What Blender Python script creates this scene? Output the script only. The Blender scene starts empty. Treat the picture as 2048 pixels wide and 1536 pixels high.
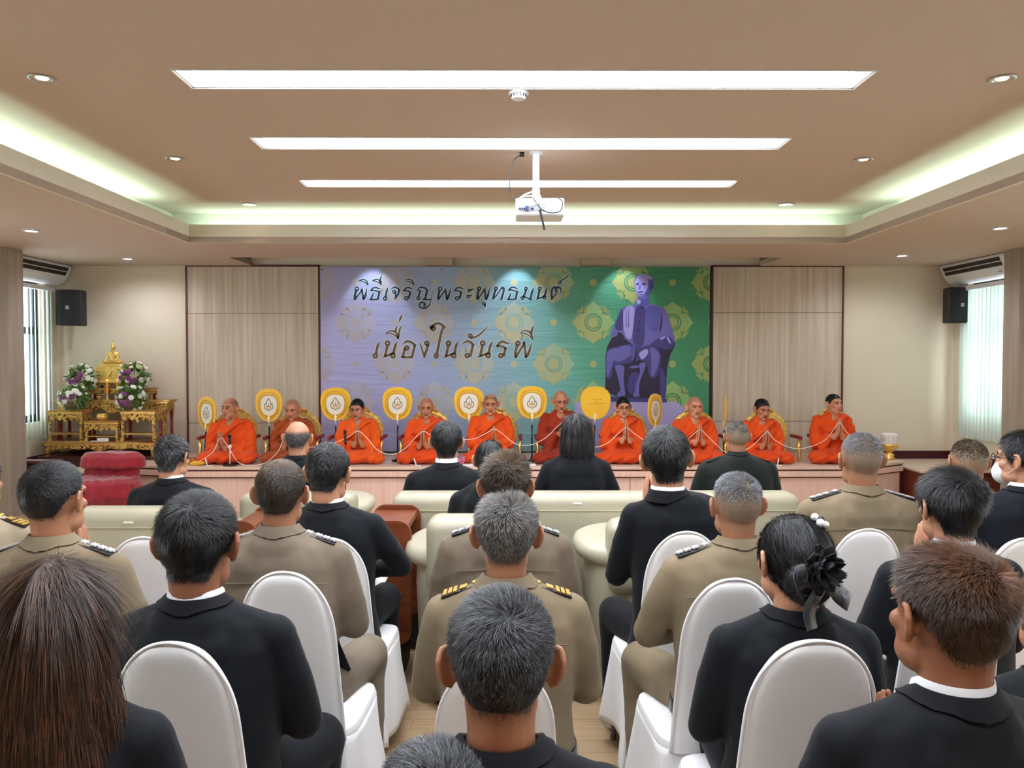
import bpy, bmesh, math, random
import numpy as np
from mathutils import Vector, Matrix

random.seed(7); RNG = np.random.default_rng(7)
SC = bpy.context.scene
COL = SC.collection
PI = math.pi

# ------------------------------------------------------------------ camera
F = 1538.0
CAM = Vector((0, 0, 1.65))
cd = bpy.data.cameras.new('camera'); cam = bpy.data.objects.new('camera', cd); COL.objects.link(cam)
cd.sensor_width = 36; cd.sensor_fit = 'HORIZONTAL'; cd.lens = F * 36 / 2048
cam.location = CAM
cam.rotation_euler = (math.radians(90) - math.atan(45 / F), 0, -math.atan(6 / F))
cd.clip_start = 0.05; cd.clip_end = 100
SC.camera = cam
RC = cam.rotation_euler.to_matrix()

def P(px, py, Y=None, Z=None, X=None):
    d = RC @ Vector(((px - 1024) / F, -(py - 768) / F, -1))
    if Y is not None: t = (Y - CAM.y) / d.y
    elif Z is not None: t = (Z - CAM.z) / d.z
    else: t = (X - CAM.x) / d.x
    return CAM + d * t

# ------------------------------------------------------------------ view, world
SC.view_settings.view_transform = 'Standard'
SC.view_settings.look = 'None'
SC.view_settings.gamma = 1.0
SC.view_settings.exposure = 0.37
SC.view_settings.use_curve_mapping = False
w = bpy.data.worlds.new('world'); SC.world = w; w.use_nodes = True
w.node_tree.nodes['Background'].inputs[0].default_value = (0.80, 0.92, 1.0, 1)
w.node_tree.nodes['Background'].inputs[1].default_value = 8.0

# room constants, metres
YB = 9.70            # back wall
XL, XR = -5.68, 5.62 # side walls
YF = -2.6            # wall behind the camera
HS = 2.848           # soffit height
HC = 3.193           # tray ceiling height
FY = 7.807           # back lip of the tray
FXL, FXR = -3.22, 3.41
LIPZ = 3.03

def area_light(name, loc, size, energy, color, rot=(0, 0, 0), parent=None, spread=None):
    l = bpy.data.lights.new(name, 'AREA'); l.shape = 'RECTANGLE'
    l.size, l.size_y = size; l.energy = energy; l.color = color
    if spread: l.spread = spread
    o = bpy.data.objects.new(name, l); COL.objects.link(o); o.location = loc; o.rotation_euler = rot
    if parent: o.parent = parent
    return o
def spot_light(name, loc, energy, color, rot, angle, blend=0.6, size=0.03, parent=None):
    l = bpy.data.lights.new(name, 'SPOT'); l.energy = energy; l.color = color
    l.spot_size = angle; l.spot_blend = blend; l.shadow_soft_size = size
    o = bpy.data.objects.new(name, l); COL.objects.link(o); o.location = loc; o.rotation_euler = rot
    if parent: o.parent = parent
    return o

# ------------------------------------------------------------------ materials
def lin(c):
    out = []
    for v in c[:3]:
        v = v / 255.0
        out.append(v / 12.92 if v <= 0.04045 else ((v + 0.055) / 1.055) ** 2.4)
    return (*out, 1.0)

MATS = {}
def mat(name, rgb, rough=0.6, metal=0.0, rgb2=None, nscale=8, nstretch=(1, 1, 1), bump=0.0, bscale=60,
        bstretch=(1, 1, 1), spec=0.5, sheen=0.0, emit=None, estr=0.0, detail=3.0, coat=0.0, lo=0.35, hi=0.65, transm=0.0):
    if name in MATS: return MATS[name]
    m = bpy.data.materials.new(name); m.use_nodes = True; nt = m.node_tree
    b = nt.nodes['Principled BSDF']
    b.inputs['Base Color'].default_value = lin(rgb)
    b.inputs['Roughness'].default_value = rough
    b.inputs['Metallic'].default_value = metal
    b.inputs['Specular IOR Level'].default_value = spec
    if sheen: b.inputs['Sheen Weight'].default_value = sheen
    if coat: b.inputs['Coat Weight'].default_value = coat
    if emit:
        b.inputs['Emission Color'].default_value = lin(emit); b.inputs['Emission Strength'].default_value = estr
    tc = nt.nodes.new('ShaderNodeTexCoord')
    def noise(scale, st, det):
        mp = nt.nodes.new('ShaderNodeMapping'); mp.inputs['Scale'].default_value = st
        nt.links.new(tc.outputs['Object'], mp.inputs['Vector'])
        n = nt.nodes.new('ShaderNodeTexNoise'); n.inputs['Scale'].default_value = scale; n.inputs['Detail'].default_value = det
        nt.links.new(mp.outputs[0], n.inputs['Vector']); return n
    if rgb2:
        n = noise(nscale, nstretch, detail)
        r = nt.nodes.new('ShaderNodeValToRGB')
        r.color_ramp.elements[0].position = lo; r.color_ramp.elements[1].position = hi
        r.color_ramp.elements[0].color = lin(rgb); r.color_ramp.elements[1].color = lin(rgb2)
        nt.links.new(n.outputs['Fac'], r.inputs['Fac']); nt.links.new(r.outputs[0], b.inputs['Base Color'])
    if bump:
        n = noise(bscale, bstretch, 4.0)
        bp = nt.nodes.new('ShaderNodeBump'); bp.inputs['Strength'].default_value = 1.0; bp.inputs['Distance'].default_value = bump
        nt.links.new(n.outputs['Fac'], bp.inputs['Height']); nt.links.new(bp.outputs[0], b.inputs['Normal'])
    MATS[name] = m
    return m

# ------------------------------------------------------------------ mesh builder
class MB:
    def __init__(s): s.v = []; s.f = []; s.M = Matrix.Identity(4); s.mi = []; s.cur = 0
    def add(s, vs, fs):
        o = len(s.v)
        s.v += [tuple(s.M @ Vector(p)) for p in vs]
        s.f += [tuple(i + o for i in f) for f in fs]; s.mi += [s.cur] * len(fs)
        return s
    def box(s, c, d, R=None):
        x, y, z = d[0] / 2, d[1] / 2, d[2] / 2
        vs = [Vector((a * x, b * y, e * z)) for e in (-1, 1) for b in (-1, 1) for a in (-1, 1)]
        if R is not None: vs = [R @ v for v in vs]
        vs = [v + Vector(c) for v in vs]
        return s.add(vs, [(0, 2, 3, 1), (4, 5, 7, 6), (0, 1, 5, 4), (2, 6, 7, 3), (0, 4, 6, 2), (1, 3, 7, 5)])
    def b2(s, a, b):
        return s.box([(a[i] + b[i]) / 2 for i in range(3)], [abs(b[i] - a[i]) for i in range(3)])
    def ell(s, c, r, R=None, seg=16, rings=10):
        if not hasattr(r, '__len__'): r = (r, r, r)
        vs = [Vector((0, 0, -r[2]))]
        for i in range(1, rings):
            t = -PI / 2 + PI * i / rings
            for j in range(seg):
                a = 2 * PI * j / seg
                vs.append(Vector((r[0] * math.cos(t) * math.cos(a), r[1] * math.cos(t) * math.sin(a), r[2] * math.sin(t))))
        vs.append(Vector((0, 0, r[2])))
        if R is not None: vs = [R @ v for v in vs]
        vs = [v + Vector(c) for v in vs]
        fs = [(0, 1 + (j + 1) % seg, 1 + j) for j in range(seg)]
        for i in range(rings - 2):
            for j in range(seg):
                a = 1 + i * seg + j; b = 1 + i * seg + (j + 1) % seg
                fs.append((a, b, b + seg, a + seg))
        k = 1 + (rings - 2) * seg; top = len(vs) - 1
        fs += [(k + j, k + (j + 1) % seg, top) for j in range(seg)]
        return s.add(vs, fs)
    def tube(s, pts, r, seg=10, cap=True, closed=False, flat=1.0, up=None):
        pts = [Vector(p) for p in pts]; n = len(pts)
        if not hasattr(r, '__len__'): r = [r] * n
        vs = []; prev = None
        for i, p in enumerate(pts):
            if closed: t = pts[(i + 1) % n] - pts[i - 1]
            else: t = pts[min(i + 1, n - 1)] - pts[max(i - 1, 0)]
            t = t.normalized() if t.length > 1e-9 else Vector((0, 0, 1))
            if prev is None:
                u = Vector(up) if up is not None else (Vector((0, 0, 1)) if abs(t.z) < 0.9 else Vector((1, 0, 0)))
            else: u = prev
            a = u - t * u.dot(t); a = a.normalized() if a.length > 1e-6 else t.orthogonal().normalized(); prev = a
            b = t.cross(a)
            for j in range(seg):
                q = 2 * PI * j / seg
                vs.append(p + a * (math.cos(q) * r[i]) + b * (math.sin(q) * r[i] * flat))
        fs = []
        m = n if closed else n - 1
        for i in range(m):
            for j in range(seg):
                a = i * seg + j; b = i * seg + (j + 1) % seg; c = ((i + 1) % n) * seg
                fs.append((a, b, c + (j + 1) % seg, c + j))
        if cap and not closed:
            fs.append(tuple(range(seg - 1, -1, -1))); fs.append(tuple((n - 1) * seg + j for j in range(seg)))
        return s.add(vs, fs)
    def cap(s, p0, p1, r0, r1=None, seg=12):
        r1 = r0 if r1 is None else r1
        s.tube([p0, p1], [r0, r1], seg); s.ell(p0, r0, seg=seg, rings=8); s.ell(p1, r1, seg=seg, rings=8); return s
    def chain(s, pts, rs, seg=12):
        for i in range(len(pts) - 1): s.cap(pts[i], pts[i + 1], rs[i], rs[i + 1], seg)
        return s
    def lathe(s, prof, c=(0, 0, 0), seg=24, sx=1, sy=1):
        n = len(prof); vs = []
        for r, z in prof:
            for j in range(seg):
                a = 2 * PI * j / seg
                vs.append(Vector(c) + Vector((r * sx * math.cos(a), r * sy * math.sin(a), z)))
        fs = []
        for i in range(n - 1):
            for j in range(seg):
                a = i * seg + j; b = i * seg + (j + 1) % seg
                fs.append((a, b, b + seg, a + seg))
        if prof[0][0] > 1e-5: fs.append(tuple(range(seg - 1, -1, -1)))
        if prof[-1][0] > 1e-5: fs.append(tuple((n - 1) * seg + j for j in range(seg)))
        return s.add(vs, fs)
    def loft(s, rings, seg=28, n=2.3):
        vs = []
        for (z, hw, hd, cx, cy) in rings:
            for j in range(seg):
                a = 2 * PI * j / seg; c, q = math.cos(a), math.sin(a)
                vs.append(Vector((cx + hw * math.copysign(abs(c) ** (2 / n), c), cy + hd * math.copysign(abs(q) ** (2 / n), q), z)))
        fs = []
        for i in range(len(rings) - 1):
            for j in range(seg):
                a = i * seg + j; b = i * seg + (j + 1) % seg
                fs.append((a, b, b + seg, a + seg))
        fs.append(tuple(range(seg - 1, -1, -1))); fs.append(tuple((len(rings) - 1) * seg + j for j in range(seg)))
        return s.add(vs, fs)
    def prism(s, poly, y0, y1, plane='xz', caps=True):
        n = len(poly)
        def mk(a, b, y):
            return Vector((a, y, b)) if plane == 'xz' else (Vector((a, b, y)) if plane == 'xy' else Vector((y, a, b)))
        vs = [mk(a, b, y0) for a, b in poly] + [mk(a, b, y1) for a, b in poly]
        fs = [(i, (i + 1) % n, n + (i + 1) % n, n + i) for i in range(n)]
        if caps: fs += [tuple(range(n - 1, -1, -1)), tuple(range(n, 2 * n))]
        return s.add(vs, fs)
    def mesh(s, name):
        me = bpy.data.meshes.new(name); me.from_pydata(s.v, [], s.f); me.update(); return me
    def build(s, name, m, parent=None, smooth=False, bevel=0, loc=None, rz=0, bseg=2, solid=True):
        me = s.mesh(name)
        for x in (m if isinstance(m, (list, tuple)) else [m]): me.materials.append(x)
        if isinstance(m, (list, tuple)): me.polygons.foreach_set('material_index', s.mi)
        bm = bmesh.new(); bm.from_mesh(me); bmesh.ops.recalc_face_normals(bm, faces=bm.faces); bm.to_mesh(me); bm.free()
        return link(name, me, parent, smooth, bevel, loc, rz, bseg)

def link(name, me, parent=None, smooth=False, bevel=0, loc=None, rz=0, bseg=2):
    o = bpy.data.objects.new(name, me); COL.objects.link(o)
    if parent is not None: o.parent = parent
    if loc is not None: o.location = loc
    if rz: o.rotation_euler.z = rz
    if smooth: me.shade_smooth()
    if smooth == 'auto':
        me.shade_smooth(); me.set_sharp_from_angle(angle=math.radians(38))
    if bevel:
        md = o.modifiers.new('bevel', 'BEVEL'); md.width = bevel; md.segments = bseg; md.limit_method = 'ANGLE'; md.angle_limit = math.radians(40)
        if smooth: me.shade_smooth()
    return o

def tag(o, label=None, cat=None, group=None, kind=None):
    if label: o['label'] = label
    if cat: o['category'] = cat
    if group: o['group'] = group
    if kind: o['kind'] = kind
    return o
def thing(name, loc, label, cat, group=None, rz=0, kind=None):
    o = bpy.data.objects.new(name, None); COL.objects.link(o); o.location = loc; o.rotation_euler.z = rz
    o.empty_display_size = 0.1
    return tag(o, label, cat, group, kind)
def struct(o): o['kind'] = 'structure'; return o
def copy_tree(o, parent=None):
    c = o.copy(); COL.objects.link(c); c.parent = parent
    for ch in list(o.children): copy_tree(ch, c)
    return c

# blob: overlapping closed shapes -> one smooth continuous surface (numpy vertices and quads)
def blob(mb, voxel, smooth=3, fac=0.5):
    me = mb.mesh('tmp'); o = bpy.data.objects.new('tmp', me); COL.objects.link(o)
    r = o.modifiers.new('r', 'REMESH'); r.mode = 'VOXEL'; r.voxel_size = voxel; r.adaptivity = 0
    if smooth:
        q = o.modifiers.new('s', 'SMOOTH'); q.iterations = smooth; q.factor = fac
    dg = bpy.context.evaluated_depsgraph_get()
    e = o.evaluated_get(dg); m2 = bpy.data.meshes.new_from_object(e)
    V = np.empty(len(m2.vertices) * 3, np.float32); m2.vertices.foreach_get('co', V); V = V.reshape(-1, 3)
    L = np.empty(len(m2.loops), np.int32); m2.loops.foreach_get('vertex_index', L)
    Q = L.reshape(-1, 4)
    bpy.data.objects.remove(o); bpy.data.meshes.remove(me); bpy.data.meshes.remove(m2)
    return V.astype(np.float64), Q

def npmesh(name, V, Q, m, attr=None, smooth=True):
    me = bpy.data.meshes.new(name)
    Q = np.ascontiguousarray(Q, np.int32); k = Q.shape[1]
    me.vertices.add(len(V)); me.vertices.foreach_set('co', np.ascontiguousarray(V, np.float32).ravel())
    me.loops.add(Q.size); me.loops.foreach_set('vertex_index', Q.ravel())
    me.polygons.add(len(Q)); me.polygons.foreach_set('loop_start', np.arange(0, Q.size, k, dtype=np.int32))
    me.update(calc_edges=True)
    if attr:
        for an, vals in attr.items():
            a = me.attributes.new(an, 'FLOAT', 'POINT'); a.data.foreach_set('value', np.ascontiguousarray(vals, np.float32))
    me.materials.append(m)
    if smooth: me.shade_smooth()
    return me
def normals(V, Q):
    a = V[Q[:, 2]] - V[Q[:, 0]]; b = V[Q[:, 3 if Q.shape[1] > 3 else 1]] - V[Q[:, 1]]
    n = np.cross(a, b); N = np.zeros_like(V)
    for k in range(Q.shape[1]): np.add.at(N, Q[:, k], n)
    return N / (np.linalg.norm(N, axis=1, keepdims=True) + 1e-12)
def xf(V, M):
    M = np.array(M); return V @ M[:3, :3].T + M[:3, 3]
def wav(V, freq, seed, octv=3):
    # cheap smooth pseudo-noise from summed sines, -1..1
    r = np.random.default_rng(seed); out = np.zeros(len(V)); amp = 1.0; tot = 0
    for k in range(octv):
        for _ in range(3):
            d = r.normal(size=3); d /= np.linalg.norm(d)
            out += amp * np.sin(V @ d * freq + r.uniform(0, 6.28) + 1.3 * np.sin(V @ np.roll(d, 1) * freq * 0.7 + r.uniform(0, 6.28)))
        tot += amp * 3; amp *= 0.5; freq *= 2
    return out / tot * 1.8
def sstep(a, b, x):
    t = np.clip((x - a) / (b - a), 0, 1); return t * t * (3 - 2 * t)
# ================================================================== ROOM
M_ceil = mat('ceiling paint', (192, 171, 155), 0.9)
M_wall = mat('cream wall paint', (220, 206, 184), 0.85)
M_white = mat('white plastic', (228, 230, 232), 0.45)
M_lip = mat('cove paint', (212, 202, 186), 0.9)
M_wood = mat('grey oak laminate', (214, 198, 178), 0.42, rgb2=(180, 162, 142), nscale=3.0, nstretch=(7, 7, 0.22), detail=5, lo=0.3, hi=0.7)
M_bench = mat('bench laminate', (228, 192, 176), 0.35, rgb2=(214, 176, 160), nscale=3.0, nstretch=(18, 18, 0.5), detail=5, lo=0.3, hi=0.7)
M_benchtop = mat('bench top laminate', (216, 190, 172), 0.3, rgb2=(205, 176, 158), nscale=3.0, nstretch=(0.6, 14, 8), detail=5)
M_redwood = mat('dark red timber', (88, 28, 20), 0.4)
M_step = mat('brown step board', (120, 58, 38), 0.42, rgb2=(100, 46, 30), nscale=2, nstretch=(0.5, 8, 8))
M_stagefloor = mat('stage floor board', (214, 190, 166), 0.35)
M_maroon = mat('maroon skirting', (70, 16, 26), 0.45)
M_dark = mat('dark metal', (38, 40, 44), 0.45, 0.3)
M_black = mat('black plastic', (7, 9, 13), 0.5)

# floor with wooden strips running across the room
mf = bpy.data.materials.new('oak strip floor'); mf.use_nodes = True; nt = mf.node_tree; b = nt.nodes['Principled BSDF']
tc = nt.nodes.new('ShaderNodeTexCoord'); br = nt.nodes.new('ShaderNodeTexBrick')
nt.links.new(tc.outputs['Object'], br.inputs['Vector'])
br.inputs['Scale'].default_value = 1.0; br.inputs['Brick Width'].default_value = 1.2; br.inputs['Row Height'].default_value = 0.10
br.inputs['Mortar Size'].default_value = 0.0012; br.inputs['Color1'].default_value = lin((206, 178, 142)); br.inputs['Color2'].default_value = lin((196, 166, 130))
br.inputs['Mortar'].default_value = lin((150, 112, 74)); br.offset = 0.37
mp = nt.nodes.new('ShaderNodeMapping'); mp.inputs['Scale'].default_value = (1.2, 30, 1); nz = nt.nodes.new('ShaderNodeTexNoise')
nz.inputs['Scale'].default_value = 2.2; nz.inputs['Detail'].default_value = 6
nt.links.new(tc.outputs['Object'], mp.inputs[0]); nt.links.new(mp.outputs[0], nz.inputs['Vector'])
mx = nt.nodes.new('ShaderNodeMix'); mx.data_type = 'RGBA'; mx.blend_type = 'MULTIPLY'; mx.inputs[0].default_value = 0.55
rp = nt.nodes.new('ShaderNodeValToRGB'); rp.color_ramp.elements[0].color = (0.66, 0.58, 0.50, 1); rp.color_ramp.elements[1].color = (1, 1, 1, 1)
rp.color_ramp.elements[0].position = 0.3; rp.color_ramp.elements[1].position = 0.6
nt.links.new(nz.outputs['Fac'], rp.inputs[0]); nt.links.new(br.outputs['Color'], mx.inputs[6]); nt.links.new(rp.outputs[0], mx.inputs[7])
nt.links.new(mx.outputs[2], b.inputs['Base Color']); b.inputs['Roughness'].default_value = 0.32

struct(MB().b2((XL - .2, YF - .2, -0.1), (XR + .2, YB + .2, 0)).build('floor', mf))
struct(MB().b2((XL - .2, YB, 0), (XR + .2, YB + .2, HC + .3)).build('wall_back', M_wall))
struct(MB().b2((XL - .2, YF - .2, 0), (XR + .2, YF, HC + .3)).build('wall_front', M_wall))

# side walls with window openings: (y0,y1,z0,z1)
WZ0, WZ1 = 0.92, 2.62
def side_wall(name, x0, x1, wins):
    m = MB(); ys = [YF]
    for (a, c) in wins: ys += [a, c]
    ys.append(YB)
    for i in range(0, len(ys), 2): m.b2((x0, ys[i], 0), (x1, ys[i + 1], HC + .3))
    for (a, c) in wins: m.b2((x0, a, 0), (x1, c, WZ0)); m.b2((x0, a, WZ1), (x1, c, HC + .3))
    return struct(m.build(name, M_wall))
LW = [(0.6, 2.6), (4.4, 6.6), (8.25, 9.42)]
RW = [(0.6, 2.6), (4.4, 6.6), (8.25, 9.42)]
side_wall('wall_left', XL - .2, XL, LW); side_wall('wall_right', XR, XR + .2, RW)

# glass that lets light through: transparent mixed with a faint reflection
mg = bpy.data.materials.new('window glass'); mg.use_nodes = True; nt = mg.node_tree; nt.nodes.clear()
out = nt.nodes.new('ShaderNodeOutputMaterial'); mixs = nt.nodes.new('ShaderNodeMixShader'); tr = nt.nodes.new('ShaderNodeBsdfTransparent')
gl = nt.nodes.new('ShaderNodeBsdfGlossy'); gl.inputs['Roughness'].default_value = 0.02; fr = nt.nodes.new('ShaderNodeFresnel'); fr.inputs[0].default_value = 1.45
ge = nt.nodes.new('ShaderNodeNewGeometry'); mm_ = nt.nodes.new('ShaderNodeMath'); mm_.operation = 'MULTIPLY'; inv = nt.nodes.new('ShaderNodeMath'); inv.operation = 'SUBTRACT'; inv.inputs[0].default_value = 1.0
nt.links.new(ge.outputs['Backfacing'], inv.inputs[1]); nt.links.new(inv.outputs[0], mm_.inputs[0]); nt.links.new(fr.outputs[0], mm_.inputs[1]); nt.links.new(mm_.outputs[0], mixs.inputs[0]); nt.links.new(tr.outputs[0], mixs.inputs[1]); nt.links.new(gl.outputs[0], mixs.inputs[2]); nt.links.new(mixs.outputs[0], out.inputs[0])
M_frame = mat('dark window aluminium', (42, 50, 52), 0.4, 0.4)
wn = 0
for side, wins in ((-1, LW), (1, RW)):
    x = XL - .1 if side < 0 else XR + .1
    for (a, c) in wins:
        wn += 1
        m = MB(); t = .085
        for y in (a + t / 2, c - t / 2, (a + c) / 2): m.b2((x - .03, y - t / 2, WZ0), (x + .03, y + t / 2, WZ1))
        for z in (WZ0 + t / 2, WZ1 - t / 2, 2.02): m.b2((x - .032, a, z - t / 2), (x + .032, c, z + t / 2))
        wo = struct(m.build('window_%d' % wn, M_frame))
        MB().b2((x - .004, a + .02, WZ0 + .02), (x + .004, c - .02, WZ1 - .02)).build('pane', mg, wo)

# ceiling: raised tray with troffer slots cut, lowered soffit round it
slots = []
for (ya, yb_) in ((140, 176), (275, 297), (360, 373)):
    y0 = P(1018, ya, Z=HC).y; y1 = P(1018, yb_, Z=HC).y; slots.append((y0, y1))
sx0, sx1 = P(345, 140, Z=HC).x, P(1752, 141, Z=HC).x
pitch = slots[0][0] - (slots[1][0] - slots[0][0]) * 1.05
allslots = slots + [(slots[0][0] - 1.2 * k, slots[0][1] - 1.2 * k) for k in (1, 2, 3)]  # adds three unseen strip lights overhead to brighten the chair backs
allslots.sort()
m = MB(); yprev = YF
for (a, c) in allslots:
    m.b2((FXL - .4, yprev, HC), (FXR + .4, a, HC + .1)); m.b2((FXL - .4, a, HC), (sx0, c, HC + .1)); m.b2((sx1, a, HC), (FXR + .4, c, HC + .1)); yprev = c
m.b2((FXL - .4, yprev, HC), (FXR + .4, FY + .32, HC + .1))
struct(m.build('ceiling', M_ceil))
m = MB(); e = .30
m.b2((XL, YF, HS), (FXL, YB, HS + .06)); m.b2((FXR, YF, HS), (XR, YB, HS + .06))
RY = P(1018, 515, Z=HS).y    # front edge of the slot above the banner
rx0, rx1 = P(455, 515, Z=HS).x, P(1565, 515, Z=HS).x
m.b2((FXL, FY, HS), (FXR, RY, HS + .06)); m.b2((FXL, RY, HS), (rx0 if rx0 > FXL else FXL, YB, HS + .06)); m.b2((min(rx1, FXR), RY, HS), (FXR, YB, HS + .06))
m.b2((FXL, YF, HS), (FXR, YF + .8, HS + .06))
struct(m.build('ceiling_soffit', M_ceil))
m = MB()   # slot above the banner
m.b2((rx0 - .02, RY - .02, HS + .06), (rx0, YB, HC + .05)); m.b2((rx1, RY - .02, HS + .06), (rx1 + .02, YB, HC + .05))
m.b2((rx0, RY - .02, HS + .06), (rx1, RY, HC + .05)); m.b2((rx0, RY, HC + .03), (rx1, YB, HC + .05))
struct(m.build('trim_1', mat('slot grey paint', (128, 130, 112), 0.9)))
m = MB()
for (a, c) in ((850, 905), (1163, 1218)):
    q0, q1 = P(a, 515, Y=9.55).x, P(c, 515, Y=9.55).x
    m.b2((q0, 9.52, HS), (q1, YB, HC + .03))
struct(m.build('trim_2', mat('slot post paint', (190, 172, 150), 0.9)))
m = MB()   # lip of the tray (fascia) and cove backs
m.b2((FXL, FY - .0, HS), (FXR, FY + .035, LIPZ)); m.b2((FXL - .035, YF + .8, HS), (FXL, FY + .035, LIPZ)); m.b2((FXR, YF + .8, HS), (FXR + .035, FY + .035, LIPZ))
m.b2((FXL, YF + .765, HS), (FXR, YF + .8, LIPZ))
struct(m.build('trim_3', M_lip))
m = MB()
m.b2((FXL - e, FY + e, HS + .06), (FXR + e, FY + e + .02, HC)); m.b2((FXL - e - .02, YF, HS + .06), (FXL - e, FY + e + .02, HC)); m.b2((FXR + e, YF, HS + .06), (FXR + e + .02, FY + e + .02, HC))
struct(m.build('trim_4', M_lip))
# glowing tubes lying in the cove
M_tube = mat('cove tube', (215, 255, 225), 0.5, emit=(195, 255, 220), estr=2.2)
def cove_tube(a, c, lab):
    t = MB(); t.tube([a, c], .014, 8); o = t.build('cove_tube', M_tube, smooth=True)
    tag(o, lab, 'tube light', 'tube lights hidden in the ceiling cove')
zt = HS + .085
cove_tube((FXL, FY + .2, zt), (FXR, FY + .2, zt), 'long greenish tube light lying in the far ceiling cove')
cove_tube((FXL - .2, YF + 1, zt), (FXL - .2, FY + .1, zt), 'long greenish tube light lying in the left ceiling cove')
cove_tube((FXR + .2, YF + 1, zt), (FXR + .2, FY + .1, zt), 'long greenish tube light lying in the right ceiling cove')
# real light for the cove
CV = (0.60, 1.0, 0.90)
area_light('cove_light', ((FXL + FXR) / 2, FY + .2, zt + .02), (FXR - FXL, .05), 22, CV, (PI, 0, 0))
area_light('cove_light', (FXL - .2, (YF + FY) / 2, zt + .02), (.05, FY - YF - 1), 40, CV, (PI, 0, 0))
area_light('cove_light', (FXR + .2, (YF + FY) / 2, zt + .02), (.05, FY - YF - 1), 40, CV, (PI, 0, 0))

# troffers
M_refl = mat('troffer reflector', (240, 244, 250), 0.35)
M_lamp = mat('troffer tube', (255, 255, 255), 0.5, emit=(236, 244, 255), estr=14)
labs = ['nearest long white strip light recessed in the ceiling', 'middle long white strip light recessed in the ceiling, above the projector', 'farthest long white strip light recessed in the ceiling, beyond the projector pole']
M_fr = mat('troffer frame', (205, 200, 195), 0.5)
for i, (a, c) in enumerate(allslots):
    vis = i - 3
    lab = labs[vis] if vis >= 0 else 'unseen white strip light added in the ceiling, ' + ('last one at the rear of the room', 'middle one over the rear seats', 'one straight above the photographer')[i]
    t = thing('ceiling_light', ((sx0 + sx1) / 2, (a + c) / 2, HC), lab, 'ceiling light', 'recessed strip lights across the ceiling')
    L = sx1 - sx0; W = c - a
    m = MB(); m.b2((-L / 2, -W / 2, 0), (L / 2, -W / 2 + .012, .085)); m.b2((-L / 2, W / 2 - .012, 0), (L / 2, W / 2, .085))
    m.b2((-L / 2, -W / 2, 0), (-L / 2 + .012, W / 2, .085)); m.b2((L / 2 - .012, -W / 2, 0), (L / 2, W / 2, .085)); m.b2((-L / 2, -W / 2, .085), (L / 2, W / 2, .095))
    m.build('reflector', M_refl, t)
    m = MB()
    for (p, q) in (((-L / 2 - .012, -W / 2 - .012), (L / 2 + .012, -W / 2)), ((-L / 2 - .012, W / 2), (L / 2 + .012, W / 2 + .012)), ((-L / 2 - .012, -W / 2), (-L / 2, W / 2)), ((L / 2, -W / 2), (L / 2 + .012, W / 2))):
        m.b2((p[0], p[1], -.006), (q[0], q[1], .0))
    m.build('frame', M_fr, t)
    for k in range(3):
        for s in (-.06, .06):
            q = MB(); x0 = -L / 2 + .03 + k * L / 3; q.tube([(x0, s, .055), (x0 + L / 3 - .06, s, .055)], .013, 8)
            q.build('tube', M_lamp, t, smooth=True)
    area_light('light', (0, 0, .035), (L - .1, W - .05), 30, (0.94, 0.97, 1.0), parent=t)

# downlights
M_chrome = mat('brushed nickel', (190, 188, 185), 0.3, 0.9)
M_warm = mat('warm bulb', (255, 240, 210), 0.5, emit=(255, 226, 180), estr=22)
M_cool = mat('cool bulb', (230, 240, 255), 0.5, emit=(214, 226, 255), estr=22)
def downlight(px, py, z, warm, lab, e, grp):
    p = P(px, py, Z=z)
    t = thing('downlight', p, lab, 'downlight', grp)
    q = MB(); q.lathe([(.068, -.001), (.072, -.006), (.06, -.010), (.048, -.006), (.040, 0), (.036, .002)], seg=28); q.build('trim_ring', M_chrome if warm else M_white, t, smooth=True)
    q = MB(); q.lathe([(.001, -.003), (.030, -.003), (.034, .0)], seg=20) if warm else q.b2((-.045, -.045, -.004), (.045, .045, .0)); q.build('bulb', M_warm if warm else M_cool, t)
    spot_light('beam', (0, 0, -.02), e, (1, .82, .62) if warm else (.86, .9, 1.0), (0, 0, 0), math.radians(76 if warm else 165), .7, .04, parent=t)
g1 = 'warm round downlights in the raised ceiling'; g2 = 'cool downlights in the lower ceiling border'
downlight(84, 156, HC, True, 'warm round downlight, nearest on the left of the strip lights', 14, g1)
downlight(350, 317, HC, True, 'warm round downlight, middle one left of the strip lights', 14, g1)
downlight(498, 408, HC, True, 'warm round downlight, farthest on the left by the cove', 14, g1)
downlight(2004, 157, HC, True, 'warm round downlight, nearest on the right of the strip lights', 14, g1)
downlight(1727, 319, HC, True, 'warm round downlight, middle one right of the strip lights', 14, g1)
downlight(1572, 408, HC, True, 'warm round downlight, farthest on the right by the cove', 14, g1)
downlight(62, 461, HS, False, 'cool downlight in the lower ceiling, near the left air conditioner', 31, g2)
downlight(255, 517, HS, False, 'cool downlight in the lower ceiling above the gold altar', 31, g2)
downlight(2001, 456, HS, False, 'cool downlight in the lower ceiling, near the right air conditioner', 31, g2)
downlight(1804, 511, HS, False, 'cool downlight in the lower ceiling above the right end of the bench', 31, g2)
# two cool spots inside the slot wash the banner
for px in (735, 1035, 1255):
    q = P(px, 515, Y=9.25).x
    t = thing('slot_spotlight', (q, 9.25, HC + .03), {735: 'spotlight in the ceiling slot over the left end of the banner', 1035: 'spotlight in the ceiling slot over the middle of the banner', 1255: 'spotlight in the ceiling slot over the statue picture'}[px], 'spotlight', 'spotlights in the ceiling slot')
    MB().lathe([(.04, -.09), (.045, -.08), (.045, 0), (.02, 0)], seg=16).build('housing', M_white, t, smooth=True)
    spot_light('beam', (0, .02, -.10), 30, (.75, .86, 1.0), (math.radians(19), 0, 0), math.radians(64), .5, .03, parent=t)
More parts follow.
